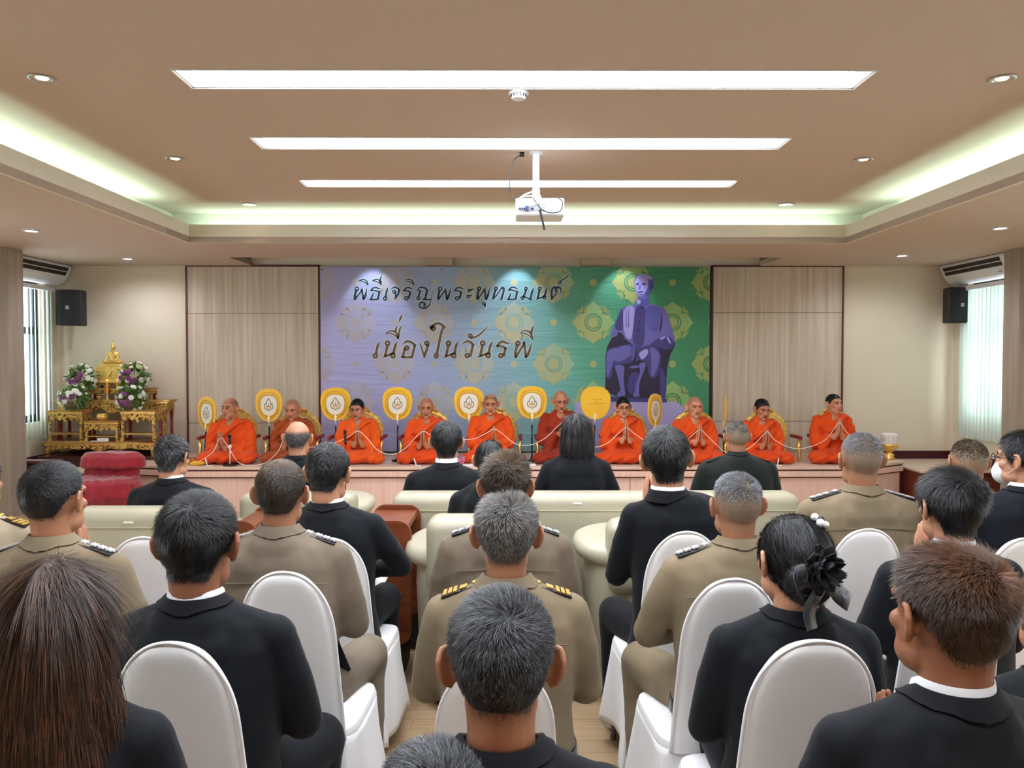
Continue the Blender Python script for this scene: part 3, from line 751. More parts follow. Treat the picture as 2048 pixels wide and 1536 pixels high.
def person(px, top, wpx, d, label, style, hair, skin=None, yaw=0, pitch=0, body_yaw=0, bw=1.0, pose='wai', root_dx=0, group=None,
           hs=None, nstr=None, elbow=None, hx=0.0, near=False, legs=True, lean=0, roll=0, wrist=None, headfn=None, facing=1, zt=None, splay=.14, kf=.36, cat='person', hoff=0.0):
    tp = P(px, top, Y=d + .0); zt = tp.z if zt is None else zt
    H = zt; s = hs or max(.9, min(1.12, wpx * d / F / .178))
    vox = .009 if d < 2.2 else (.011 if d < 3.4 else .014)
    root = (tp.x + root_dx, d - lean, 0)
    R = Matrix.Rotation(-body_yaw, 4, 'Z')
    hc = Vector((0, .01, H - .118 * s)) + R @ Vector((-root_dx, lean, 0)) + Vector((0, hoff, 0))
    HM = head_matrix(hc, yaw, pitch, roll, s)
    # --- skeleton
    sh = (H - .245 * s) - .085
    shx = .172 * bw
    el = elbow or {'wai': (.225 * bw, .05, sh - .245), 'lap': (.225 * bw, .04, sh - .255)}[pose]
    wr = wrist or {'wai': (.035, .26, sh - .27), 'lap': (.10, .34, .60)}[pose]
    nb = hc + Vector((0, -.012, -.15 * s))
    # --- body
    b = MB()
    b.loft([(.46, .15, .10, 0, 0), (.62, .13, .09, 0, 0), (sh - .18, .15, .10, 0, .0), (sh - .02, .155 * bw, .085, 0, 0), (sh + .04, .09, .06, 0, -.005)], seg=16, n=2)
    b.cap((0, -.01, sh), nb, .052, .052)
    for q in (-1, 1):
        b.chain([(q * shx * .92, 0, sh), (q * el[0], el[1], el[2]), (q * wr[0] + hx, wr[1], wr[2])], [.042, .034, .026], 8)
        if legs: b.chain([(q * .09, .02, .50), (q * splay, kf, .50), (q * splay, kf - .01, .09)], [.062, .045, .036], 8)
    BV, BQ = blob(b, .018, 2)
    parts = [(BV, BQ, None)]
    hd = HV.copy()
    if headfn: hd = headfn(hd)
    HM0 = head_matrix(hc * 1.0, 0, 0, 0, s); wn = sstep(-.07, -.15, HV[:, 2])[:, None]
    hdw = xf(hd, HM) * (1 - wn) + xf(hd, HM0) * wn
    stub = hair_density(HV, hair.get('fade', .05) * 1.3, hair.get('nape', -.085) - .012, hair.get('front', .062), hair.get('bald', 0)) * hair.get('stub', 1.0) if hair else np.zeros(len(HV))
    parts.append((hdw, HQ, stub))
    for q in (-1, 1):
        V, Q = HAND[pose if pose in HAND else 'lap']; V = V.copy(); Q2 = Q
        if q < 0: V[:, 0] *= -1; Q2 = Q[:, ::-1]
        if pose == 'wai': Mh = Matrix.Translation((hx, wr[1] + .015, wr[2] + .02)) @ Matrix.Rotation(math.radians(-12), 4, 'X')
        else: Mh = Matrix.Translation((q * wr[0], wr[1] + .03, wr[2] + .0)) @ Matrix.Rotation(math.radians(-80), 4, 'X') @ Matrix.Rotation(q * math.radians(90), 4, 'Z')
        parts.append((xf(V, Mh), Q2, None))
    V, Q, A = grp_join(parts)
    me = npmesh('person', V, Q, skin or SK_TAN, {'stubble': A})
    o = link('person', me, None, loc=root, rz=body_yaw); tag(o, label, cat, group)
    # eyes, brows
    for q in (-1, 1):
        e = MB(); e.M = HM; e.ell((q * .031, .0845, .006), (.0125, .006, .0035), seg=10, rings=6); e.build('eye', M_EYE, o, smooth=True)
        e = MB(); e.M = HM; e.tube([(q * .015, .0905, .023), (q * .030, .0870, .028), (q * .044, .077, .024)], [.003, .0038, .002], 6, flat=.8); e.build('eyebrow', M_BROW, o, smooth=True)
    # hair
    if hair and hair.get('mat'):
        hst = dict(hair); hst['n'] = nstr or int(9000 * min(1, (1.6 / d) ** 1.1)); hst['w'] = hair.get('w', max(.0009, .00062 * d)); hst.setdefault('seed', abs(int(px)))
        if not hair.get('custom'): hair_on('hair', o, HM, hst)
    # jacket or shirt
    up = MB()
    ck = style.get('thick', 0)
    up.cap((nb.x, nb.y - .006, sh + .06), (nb.x * .6, -.016, sh + .01), .062, .075)
    up.loft([(.44, .185 * bw, .130, 0, -.01), (.52, .19 * bw, .135, 0, -.01), (.64, .178 * bw, .125, 0, -.005), (sh - .22, .182 * bw, .128, 0, 0), (sh - .10, .192 * bw, .128, 0, -.004),
             (sh - .02, .190 * bw, .112, 0, -.008), (sh + .035, .155 * bw, .085, 0, -.012), (sh + .065, .105 * bw, .072, 0, -.014), (sh + .09, .068, .062, 0, -.014)], seg=28, n=2.25)
    up.cap((-.045, -.052, sh + .030), (.045, -.052, sh + .030), .058, .058); up.cap((-.07, -.055, sh - .02), (.07, -.055, sh - .02), .07, .07)
    for q in (-1, 1):
        up.cap((q * .07, -.01, sh + .035), (q * (shx - .012), -.002, sh - .005), .055, .054)
        up.chain([(q * shx, 0, sh - .012), (q * (shx + el[0]) / 2 * 1.02, el[1] * .35, (sh + el[2]) / 2), (q * el[0], el[1], el[2]), (q * (el[0] * .45 + wr[0] * .55) + hx * .55, (el[1] + wr[1]) / 2, (el[2] + wr[2]) / 2), (q * wr[0] * 1.1 + hx, wr[1] - .02, wr[2] - .01)],
                 [.060, .056, .050, .044, .034], 12)
    if style.get('skirt'):
        up.loft([(.40, .215 * bw, .165, 0, .0), (.50, .20 * bw, .14, 0, -.005), (.60, .18 * bw, .125, 0, 0)], seg=24)
    UV, UQ = blob(up, vox, 3, .5)
    UV = wrinkle(UV, UQ, style.get('amp', .004), abs(int(px)) % 97, H)
    me = npmesh(style['upper'], UV, UQ, style['mat']); uo = link(style['upper'], me, o)
    nk = nb + Vector((0, .0, 0))
    # collars
    cz = sh + .088
    up_pts = UV[UV[:, 2] > sh - .09]
    def ring(r0, r1, z0, z1, thick, m_, nm, tilt=.30, par=o, seg=40, sit=True):
        q = MB(); vs = []
        cx, cy = nb.x, nb.y - .004
        n = 6
        for j in range(seg):
            a = 2 * PI * j / seg; ca, sa = math.cos(a), math.sin(a)
            dz = -max(0, sa) * tilt * .12
            zt_ = z1 + dz
            if sit:
                px_, py_ = cx + ca * r0, cy + sa * r0
                dd_ = (up_pts[:, 0] - px_) ** 2 + (up_pts[:, 1] - py_) ** 2; near_ = up_pts[dd_ < .011 ** 2]
                zb_ = max(zt_ - .045,  min(zt_ - .012, (near_[:, 2].max() + .002) if len(near_) else z0))
            else: zb_ = z0
            rm = r1 + (r0 - r1) * .35
            for r, z in ((r0, zb_), (rm + thick * .5, zb_ + (zt_ - zb_) * .45), (r1 + thick * .35, zt_ - .001), (r1 - thick * .2, zt_), (r1 - thick, zt_ - .004), (r1 - thick, zb_ - .02)):
                vs.append((cx + ca * r, cy + sa * r, z))
        fs = [(j * n + k, ((j + 1) % seg) * n + k, ((j + 1) % seg) * n + k + 1, j * n + k + 1) for j in range(seg) for k in range(n - 1)]
        q.add(vs, fs); return q.build(nm, m_, par, smooth=True)
    if style['kind'] == 'suit':
        ring(.088 * s, .067 * s, cz - .034, cz + .018, .006, style['mat'], 'collar', par=uo)
        if style.get('shirt', True): ring(.067 * s, .0615 * s, cz - .01, cz + .032 + style.get('shirt_up', 0), .003, C_SHIRT, 'shirt_collar', sit=False)
        q = MB()   # centre back seam and shoulder seams as thin raised lines
        q.tube([(0, -.139, .50), (0, -.131, .66), (0, -.134, sh - .2), (0, -.137, sh - .1), (0, -.127, sh - .0)], .0016, 5); q.build('back_seam', style['mat'], uo)
    elif style['kind'] == 'uniform':
        ring(.090 * s, .066 * s, cz - .030, cz + .024, .006, style['mat'], 'collar', par=uo)
        z1 = sh - .055
        q = MB(); pts = []
        for k in range(13):
            x = (-1 + k / 6) * .165 * bw; pts.append((x, 0, z1 + .012 * (x / .165) ** 2 * -1))
        # yoke seam lies on the back surface: project on mesh rows
        P3 = []
        for (x, y, z) in pts:
            msk = (np.abs(UV[:, 0] - x) < .02) & (np.abs(UV[:, 2] - z) < .015) & (UV[:, 1] < 0)
            yy = UV[msk, 1].min() if msk.any() else -.12
            P3.append((x, yy - .0005, z))
        q.tube(P3, .0022, 5); q.build('yoke_seam', style.get('seam', mat('khaki seam', (104, 90, 70), .8)), uo)
        if style.get('board'):
            for sg in (-1, 1):
                a = Vector((sg * .078 * bw, -.005, sh + .079)); c = Vector((sg * .178 * bw, -.004, sh + .044))
                dr = (c - a).normalized(); ang = math.atan2(dr.z, dr.x) if sg > 0 else math.atan2(-dr.z, -dr.x)
                Rb = Matrix.Rotation(-ang, 3, 'Y'); mid = (a + c) / 2
                q = MB(); q.box(mid, ((c - a).length, .052, .006), Rb); bo = q.build('shoulder_board', M_black if style['board'] != 'plain' else style['mat'], uo, bevel=.002)
                if style['board'] == 'gold':
                    for k, l in ((.62, .012), (.76, .012), (.90, .012), (.40, .022)):
                        pt = a + (c - a) * k + Vector((0, 0, .006)); q = MB(); q.box(pt, (l, .050 if l < .02 else .03, .005), Rb); q.build('gold_bar', M_GOLD, bo, bevel=.0015)
                    pt = a + (c - a) * .08 + Vector((0, 0, .007)); q = MB(); q.ell(pt, (.011, .011, .006), seg=10, rings=6); q.build('button', M_GOLD, bo, smooth=True)
                elif style['board'] in ('silver',):
                    for k in (.15, .45, .68, .90):
                        pt = a + (c - a) * k + Vector((0, 0, .006)); st = []
                        for j in range(12):
                            r = .018 if j % 2 == 0 else .009; st.append((r * math.cos(j * PI / 6), r * math.sin(j * PI / 6)))
                        q = MB(); q.M = Matrix.Translation(pt) @ Rb.to_4x4(); q.prism(st, 0, .005, 'xy'); q.build('silver_star', M_SILVER, bo)
        if style.get('belt'):
            q = MB(); q.loft([(.505, .196 * bw, .142, 0, -.01), (.545, .193 * bw, .139, 0, -.01)], seg=32); q.build('belt', M_SHOE, o, smooth='auto')
    # trousers
    if legs:
        tr = MB(); tr.ell((0, .0, .50), (.185 * bw, .14, .10))
        for q in (-1, 1): tr.chain([(q * .09, .02, .505), (q * splay, kf - .02, .52), (q * splay, kf - .02, .42), (q * splay, kf - .03, .10)], [.092, .078, .066, .056], 14)
        TV, TQ = blob(tr, max(vox, .012), 3); TV = wrinkle(TV, TQ, .004, 5, 2)
        link('trousers', npmesh('trousers', TV, TQ, style.get('legs', style['mat'])), o)
        for q in (-1, 1):
            e = MB(); e.ell((q * splay, kf + .03, .035), (.048, .135, .04)); e.ell((q * splay, kf - .03, .06), (.042, .06, .05)); V2, Q2 = blob(e, .012, 2); V2[:, 2] = np.maximum(V2[:, 2], .003)
            link('shoe', npmesh('shoe', V2, Q2, M_SHOE), o)
    o['_'] = 0; del o['_']
    return o, HM, dict(sh=sh, H=H, s=s, hc=hc, root=root)

S_SUIT = dict(kind='suit', upper='jacket', mat=C_BLACK, skirt=True, amp=.0045)
S_NAVY = dict(S_SUIT, mat=C_NAVY)
S_NOSH = dict(S_SUIT, shirt=False)
S_KG = dict(kind='uniform', upper='uniform_shirt', mat=C_KHAKI, board='gold', belt=True, amp=.0045)
S_KS = dict(S_KG, board='silver', mat=C_KHAKI2); S_KS2 = dict(S_KG, board='silver')
S_GR = dict(S_KG, mat=C_GREEN, board='plain', seam=C_GREEN, upper='uniform_jacket'); S_BRU = dict(S_KG, mat=C_BROWNU, board='gold', seam=C_BROWNU, upper='uniform_jacket')
HR_SHORT = dict(mat=H_BLACK, len=.020, side=.010, fade=.03, thick=.010, lift=.35)
HR_FULL = dict(mat=H_BLACK, len=.035, side=.022, fade=.018, thick=.015, lift=.25, nape=-.078, mess=.2)
HR_BUZZ = dict(mat=H_SALT, len=.009, side=.004, fade=.07, thick=.003, lift=.8, cut=1.1, stub=.9, ztop=.055)
# ================================================================== AUDIENCE
def Hs(_b, **k): return dict(_b, **k)
A = math.radians
# nearest rows first
person(1002, 1187, 222, 1.30, 'person in black suit with short greying hair, nearest in the centre aisle', S_NOSH, Hs(HR_SHORT, mat=H_GRAY, len=.022, side=.010, fade=.075, w=.0008, grayp=4.2, lift=.55, base=.0), SK_TAN, pitch=A(-4), near=True, nstr=16000)
person(392, 992, 152, 1.93, 'person in black suit in the large foreground chair left of the aisle', S_SUIT, Hs(HR_SHORT, len=.028, side=.016, thick=.012, fade=.035, lift=.4, grayp=5), SK_BROWN, nstr=11000, bw=1.12, yaw=A(0), pitch=A(-6), splay=.22)
person(1013, 988, 128, 2.22, 'officer in khaki uniform with gold barred shoulder boards and thinning grey hair', S_KG, Hs(HR_SHORT, mat=H_SALT, len=.026, side=.012, fade=.06, lift=.7, base=.0, grayp=.9, bald=.42, cut=.5), SK_TAN, bw=1.06, nstr=9000)
o7, _, i7 = person(560, 922, 102, 2.56, 'officer in khaki shirt with silver stars, between two white chairs left of the aisle', S_KS, Hs(HR_SHORT, len=.018, side=.009, fade=.06, grayp=2.2, graycenter=(0, -.04, .11), mat=H_DKBR), SK_TAN, bw=1.05, splay=.22, kf=.40)
person(655, 890, 88, 3.30, 'person in black suit sitting beside the wooden side table, white collar showing', S_SUIT, Hs(HR_SHORT, len=.022, thick=.012), SK_LIGHT, bw=1.1, yaw=A(-10), pitch=A(-10), elbow=(.30, .10, .74), wrist=(.10, .33, .66), pose='lap', splay=.19)
person(105, 925, 114, 2.45, 'officer in khaki uniform with silver stars at the left, hands raised in prayer', S_KS2, Hs(HR_SHORT, len=.020, side=.006, fade=.09, thick=.010), SK_TAN, bw=1.08, yaw=A(-10), hx=-.09, wrist=(.035, .27, .87))
person(-52, 905, 90, 2.75, 'officer with a dark shoulder board cut off by the left edge', Hs(S_KG, mat=cloth('pale khaki cloth', (176, 160, 134))), HR_SHORT, SK_TAN, bw=1.1)
person(343, 873, 64, 4.40, 'person in black suit and glasses on the left sofa, seen from behind', S_SUIT, Hs(HR_SHORT, len=.030, thick=.010, mat=H_GRAY, bald=.12, grayp=6, side=.018, fade=.02), SK_LIGHT, bw=1.12, yaw=A(-14), pitch=A(-8))
person(595, 841, 54, 5.00, 'bald person with grey side hair in black suit, on the armchair', S_NOSH, Hs(HR_SHORT, mat=H_GRAY, bald=1.42, side=.008, len=.009, thick=.002, fade=.05, stub=.8, cut=1.1), SK_LIGHT, bw=1.1)
person(893, 845, 62, 4.68, 'person in black suit with a wide white collar, on the long sofa', Hs(S_SUIT, shirt_up=.012), Hs(HR_FULL, len=.034, thick=.013), SK_LIGHT, bw=1.12)
tp_ = [P(x, y, Y=yy) - Vector(i7['root']) for x, y, yy in ((655, 1235, 2.60), (668, 1290, 2.63), (688, 1342, 2.68))]
q = MB(); q.tube([tuple(v) for v in tp_], [.016, .022, .026], 8, flat=.3, up=(1, 0, 0)); q.build('necktie', C_BLACK, o7, smooth='auto')
# officer row behind the armchair
person(1011, 910, 100, 2.86, 'officer in khaki uniform with spiky dark hair, in front of the cream armchair', S_KS, Hs(HR_SHORT, mat=H_DKBR, len=.032, side=.010, fade=.05, lift=1.0, grayp=1.2, graycenter=(0, -.05, .10), grayr=.05, thick=.006), SK_TAN, bw=1.12)
person(1335, 858, 94, 3.08, 'person in black suit leaning left with a hand raised to the face', S_SUIT, Hs(HR_FULL, len=.036, thick=.014), SK_LIGHT, bw=1.1, yaw=A(-8), roll=A(-6), root_dx=.06, elbow=(.25, .08, .77), wrist=(.035, .20, .96), hx=-.09, splay=.22)
person(1475, 842, 46, 4.74, 'officer in dark green uniform with cropped grey hair, sitting before the stage bench', S_GR, Hs(HR_BUZZ), SK_GRAY, bw=1.12, hs=.86)
person(1475, 945, 103, 2.50, 'officer in khaki shirt with brush cut grey hair, right of the aisle', S_KS2, Hs(HR_BUZZ, mat=H_SILV, len=.014, thick=.004, fade=.07, w=.0013), SK_GRAY, bw=1.12, yaw=A(6), elbow=(.28, .06, .74), splay=.25, kf=.38)
person(1724, 865, 84, 3.30, 'officer in khaki uniform with cropped grey hair, large ears, towards the right', S_KS2, Hs(HR_BUZZ, mat=H_SILV, len=.012, fade=.07, w=.0016), SK_GRAY, bw=1.25)
person(1938, 878, 74, 3.98, 'officer in dark olive uniform with cropped brown hair, far right', S_BRU, Hs(HR_BUZZ, mat=H_DKBR, len=.010, fade=.10), SK_GRAY, bw=1.1)
person(1905, 943, 112, 2.50, 'person in black suit with thick black hair and praying hands, right side', S_SUIT, Hs(HR_FULL, len=.045, thick=.020, side=.03), SK_LIGHT, bw=1.12, body_yaw=A(6), yaw=A(0), hx=.12, wrist=(.035, .27, .865))
o22, HM22, i22 = person(2050, 865, 84, 3.15, 'person in dark suit with glasses and a white face mask, right edge', S_NAVY, Hs(HR_FULL, len=.034, thick=.016), SK_LIGHT, bw=1.1, yaw=A(38))
person(1905, 1096, 212, 1.44, 'person in black suit with reddish brown spiky hair, large in the lower right corner', S_SUIT, Hs(HR_SHORT, mat=H_AUB, len=.030, side=.012, fade=.07, lift=.75, thick=.008, graycenter=(0.02, -.05, .10), grayr=.07, grayp=2.6, w=.0008), SK_BROWN, bw=1.22, yaw=A(9), body_yaw=A(6), nstr=16000, near=True, kf=.26, hx=.09, wrist=(.035, .30, .68))
person(862, 1497, 205, 1.02, 'person with dark hair, only the top of the head showing at the bottom edge', S_NOSH, Hs(HR_SHORT, len=.026, mat=H_GRAY, grayp=4), SK_TAN, nstr=12000, legs=False)
person(2125, 1135, 150, 1.78, 'person in black suit cut off by the right edge of the picture', S_SUIT, HR_SHORT, SK_TAN, bw=1.1)

# glasses and mask on the person at the right edge
M_wire = mat('thin dark spectacle wire', (30, 26, 26), .3, .5)
def glasses(o, HM, m_=M_wire, r=.021):
    q = MB(); q.M = HM
    for s in (-1, 1):
        q.tube([(s * .031 + r * math.cos(a), .104, .004 + r * .8 * math.sin(a)) for a in [2 * PI * k / 16 for k in range(16)]], .0016, 5, closed=True)
        q.tube([(s * .052, .103, .008), (s * .083, .07, .010), (s * .088, .0, .008)], .0016, 5)
    q.tube([(-.010, .106, .006), (.010, .106, .006)], .0016, 5)
    return q.build('glasses', m_, o)
glasses(o22, HM22)
q = MB(); q.M = HM22; q.ell((0, .068, -.062), (.052, .050, .052), seg=20, rings=14); q.build('face_mask', mat('white mask', (232, 236, 240), .8), o22, smooth=True)
for s in (-1, 1):
    q = MB(); q.M = HM22; q.tube([(s * .05, .07, -.03), (s * .082, .01, .015)], .0014, 5); q.tube([(s * .048, .06, -.08), (s * .084, -.01, -.02)], .0014, 5); q.build('mask_strap', C_SHIRT, o22)

# ---- women: hair as its own shaped volumes with strands
def strands_on(V, Q, n, L, flow, w_, seed, lift=.08, rng_sh=2.0, mess=.12):
    rng = np.random.default_rng(seed); N = normals(V, Q)
    a = V[Q]; area = np.linalg.norm(np.cross(a[:, 2] - a[:, 0], a[:, 3] - a[:, 1]), axis=1); pr = area / area.sum()
    idx = rng.choice(len(Q), n, p=pr); bar = rng.dirichlet([1] * 4, n); p = (V[Q[idx]] * bar[:, :, None]).sum(1); nn = N[Q[idx]].mean(1); nn /= np.linalg.norm(nn, axis=1, keepdims=True) + 1e-9
    t = flow(p) + rng.normal(0, mess, (n, 3)); t -= nn * (t * nn).sum(1, keepdims=True); t /= np.linalg.norm(t, axis=1, keepdims=True) + 1e-9
    Ln = (L * rng.uniform(.5, 1.1, n))[:, None]; p0 = p - nn * .001; p1 = p + t * Ln * .5 + nn * Ln * lift; p2 = p + t * Ln + nn * Ln * lift * .4
    b = np.cross(t, nn) * w_ / 2
    SV = np.stack([p0 - b, p0 + b, p1 - b, p1 + b, p2 - b * .25, p2 + b * .25], 1).reshape(-1, 3)
    k = np.arange(n)[:, None] * 6; SQ = np.concatenate([k + np.array([[0, 1, 3, 2]]), k + np.array([[2, 3, 5, 4]])])
    return SV, SQ, np.repeat(rng.random(n) ** rng_sh, 6)
def hair_volume(mb, HM, parent, m_, n, L, flow, w_, vox=.006, name='hair', streak=.003, ang=70, seed=3, rng_sh=2.0, mess=.12):
    V, Q = blob(mb, vox, 3); N = normals(V, Q)
    a = np.arctan2(V[:, 0], -V[:, 1] + .02); V = V + N * (streak * (np.sin(a * ang * .35 + wav(V, 10, 4) * 3) * .5 + .5 * np.sin(a * ang * .13 + V[:, 2] * 12)))[:, None]
    SV, SQ, sh = strands_on(V, Q, n, L, flow, w_, seed, rng_sh=rng_sh, mess=mess)
    A_ = np.concatenate([V, SV]); F_ = np.concatenate([Q, SQ + len(V)]); S_ = np.concatenate([np.full(len(V), .15), sh])
    return link(name, npmesh(name, xf(A_, HM), F_, m_, {'shade': S_}), parent)
down = lambda p: np.tile(np.array([[0, 0, -1.0]]), (len(p), 1)) + np.stack([p[:, 0] * 1.5, p[:, 1] * 1.5 + .02, np.zeros(len(p))], 1)
NOH = dict(custom=True, mat=H_BLACK, stub=0)
# long brown hair, left corner
o, HM, i = person(102, 1122, 190, 1.42, 'person with long brown hair over a black jacket, lower left corner', S_NOSH, NOH, SK_LIGHT, bw=.95, near=True, hs=1.0, wrist=(.10, .24, .60), kf=.24)
h = MB(); h.ell((0, -.012, .022), (.090, .106, .100), seg=28, rings=18)
h.loft([(-.37, .118, .030, .022, -.120), (-.36, .135, .045, .015, -.115), (-.25, .128, .062, .008, -.095), (-.12, .108, .078, 0, -.070), (0, .098, .088, 0, -.04), (.06, .080, .080, 0, -.02)], seg=32, n=2.1)
for s in (-1, 1): h.chain([(s * .078, -.02, 0), (s * .098, -.04, -.12), (s * .112, -.06, -.24), (s * .13 + .02, -.08, -.345)], [.028, .034, .034, .016])
hair_volume(h, HM, o, H_BROWN, 26000, .12, down, .0009, name='long_hair', seed=5, rng_sh=2.2, mess=.035)
# bob
o, HM, i = person(1153, 827, 60, 4.68, 'person with a straight black bob haircut, in a black jacket on the long sofa', S_NOSH, NOH, SK_LIGHT, bw=.92, hs=1.0, elbow=(.265, .05, .72))
h = MB(); h.ell((0, -.012, .020), (.088, .106, .098), seg=24, rings=16)
h.loft([(-.118, .090, .066, 0, -.035), (-.105, .097, .076, 0, -.035), (-.03, .096, .088, 0, -.03), (.04, .082, .085, 0, -.02)], seg=28, n=2.3)
hair_volume(h, HM, o, hair_mat('soft black hair', (20, 18, 22), (48, 44, 50)), 3000, .09, down, .0022, name='bob_hair', mess=.05)
# low bun, between the sofa and the armchair
def bun_head(o, HM, bx, bz, by, br, n, w_):
    h = MB(); h.ell((0, -.012, .020), (.085, .103, .097), seg=24, rings=16); h.ell((0, -.045, -.035), (.068, .060, .058)); 
    h.ell((bx, by, bz), (br, br * .8, br)); h.tube([(bx + br * .62 * math.cos(k * PI / 6), by - br * .5, bz + br * .62 * math.sin(k * PI / 6)) for k in range(12)], br * .42, 8, closed=True)
    c = np.array([bx, by, bz])
    hair_volume(h, HM, o, H_BLACK, n, .035, lambda p: (c - p) / (np.linalg.norm(c - p, axis=1, keepdims=True) + 1e-6), w_, name='bun_hair', streak=.002, mess=.10)
o, HM, i = person(980, 880, 60, 3.86, 'person with black hair in a low bun, behind the spiky haired officer', S_NOSH, NOH, SK_LIGHT, bw=.86, hs=.88)
bun_head(o, HM, -.02, -.055, -.095, .036, 2500, .002)
# bun with black ribbon flower
o, HM, i = person(1590, 1030, 152, 2.02, 'person with black hair pinned in a bun under a black ribbon flower', S_NOSH, NOH, SK_LIGHT, bw=.98, hs=1.04, yaw=A(14), splay=.1)
bun_head(o, HM, -.03, -.03, -.098, .050, 9000, .0012)
M_rib = mat('black satin ribbon', (30, 36, 46), .38, sheen=.3, spec=.6); M_net = mat('black chiffon', (16, 19, 24), .7)
fc = Vector((-.040, -.158, .022))
fl = thing('hair_flower', (0, 0, 0), None, None); fl.parent = o; fl.matrix_local = HM @ Matrix.Translation(fc) @ Matrix.Rotation(A(16), 4, 'Z') @ Matrix.Rotation(A(90), 4, 'X') @ Matrix.Scale(1.28, 4)
def petal_mesh(r, w_, curl, seed):
    rng = random.Random(seed); V = []; n1, n2 = 7, 6
    for i_ in range(n1):
        u = i_ / (n1 - 1)
        for j in range(n2):
            v = j / (n2 - 1) * 2 - 1; wd = w_ * math.sin(PI * (.15 + .8 * u)) ** .7
            V.append((u * r, v * wd, curl * u * u * r + .25 * wd * v * v + .003 * math.sin(9 * u + 5 * v + seed)))
    Fc = [(i_ * n2 + j, (i_ + 1) * n2 + j, (i_ + 1) * n2 + j + 1, i_ * n2 + j + 1) for i_ in range(n1 - 1) for j in range(n2 - 1)]
    return V, Fc
for ring_, (cnt, r, w_, curl, z) in enumerate(((7, .048, .024, .15, 0), (6, .034, .019, .7, .006), (5, .022, .013, 1.5, .010))):
    for k in range(cnt):
        V, Fc = petal_mesh(r, w_, curl, k + ring_ * 10); q = MB(); q.M = Matrix.Translation((0, 0, z)) @ Matrix.Rotation(2 * PI * k / cnt + ring_ * .5, 4, 'Z'); q.add(V, Fc)
        po = q.build('petal', M_net, fl, smooth=True); md = po.modifiers.new('sol', 'SOLIDIFY'); md.thickness = .0012
for (a, l, w_, tw) in ((A(-92), .115, .017, .1), (A(-38), .135, .018, -.2), (A(-150), .06, .02, .3), (A(200), .05, .02, .1)):
    V = []; n1 = 10
    for k in range(n1):
        u = k / (n1 - 1); y = u * l; V += [(-w_, y, .010 * math.sin(u * 6 + tw) - .01 * u), (w_, y, .010 * math.sin(u * 6 + tw + .5) - .01 * u)]
    Fc = [(2 * k, 2 * k + 1, 2 * k + 3, 2 * k + 2) for k in range(n1 - 1)]
    q = MB(); q.M = Matrix.Rotation(a - PI / 2, 4, 'Z'); q.add(V, Fc); po = q.build('ribbon_tail', M_rib, fl, smooth=True); md = po.modifiers.new('sol', 'SOLIDIFY'); md.thickness = .001
q = MB(); q.M = HM
cl = thing('hair_clip', (0, 0, 0), None, None); cl.parent = o
for k, (x, y, z, r) in enumerate(((.030, -.045, .118, .010), (.040, -.055, .113, .009), (.034, -.062, .106, .011), (.047, -.050, .106, .008), (.046, -.066, .102, .009))):
    q = MB(); q.M = HM; q.ell((x, y, z), r, seg=10, rings=7); q.build('pearl', mat('pearl white', (232, 232, 236), .3) if k % 2 == 0 else M_black, cl, smooth=True)
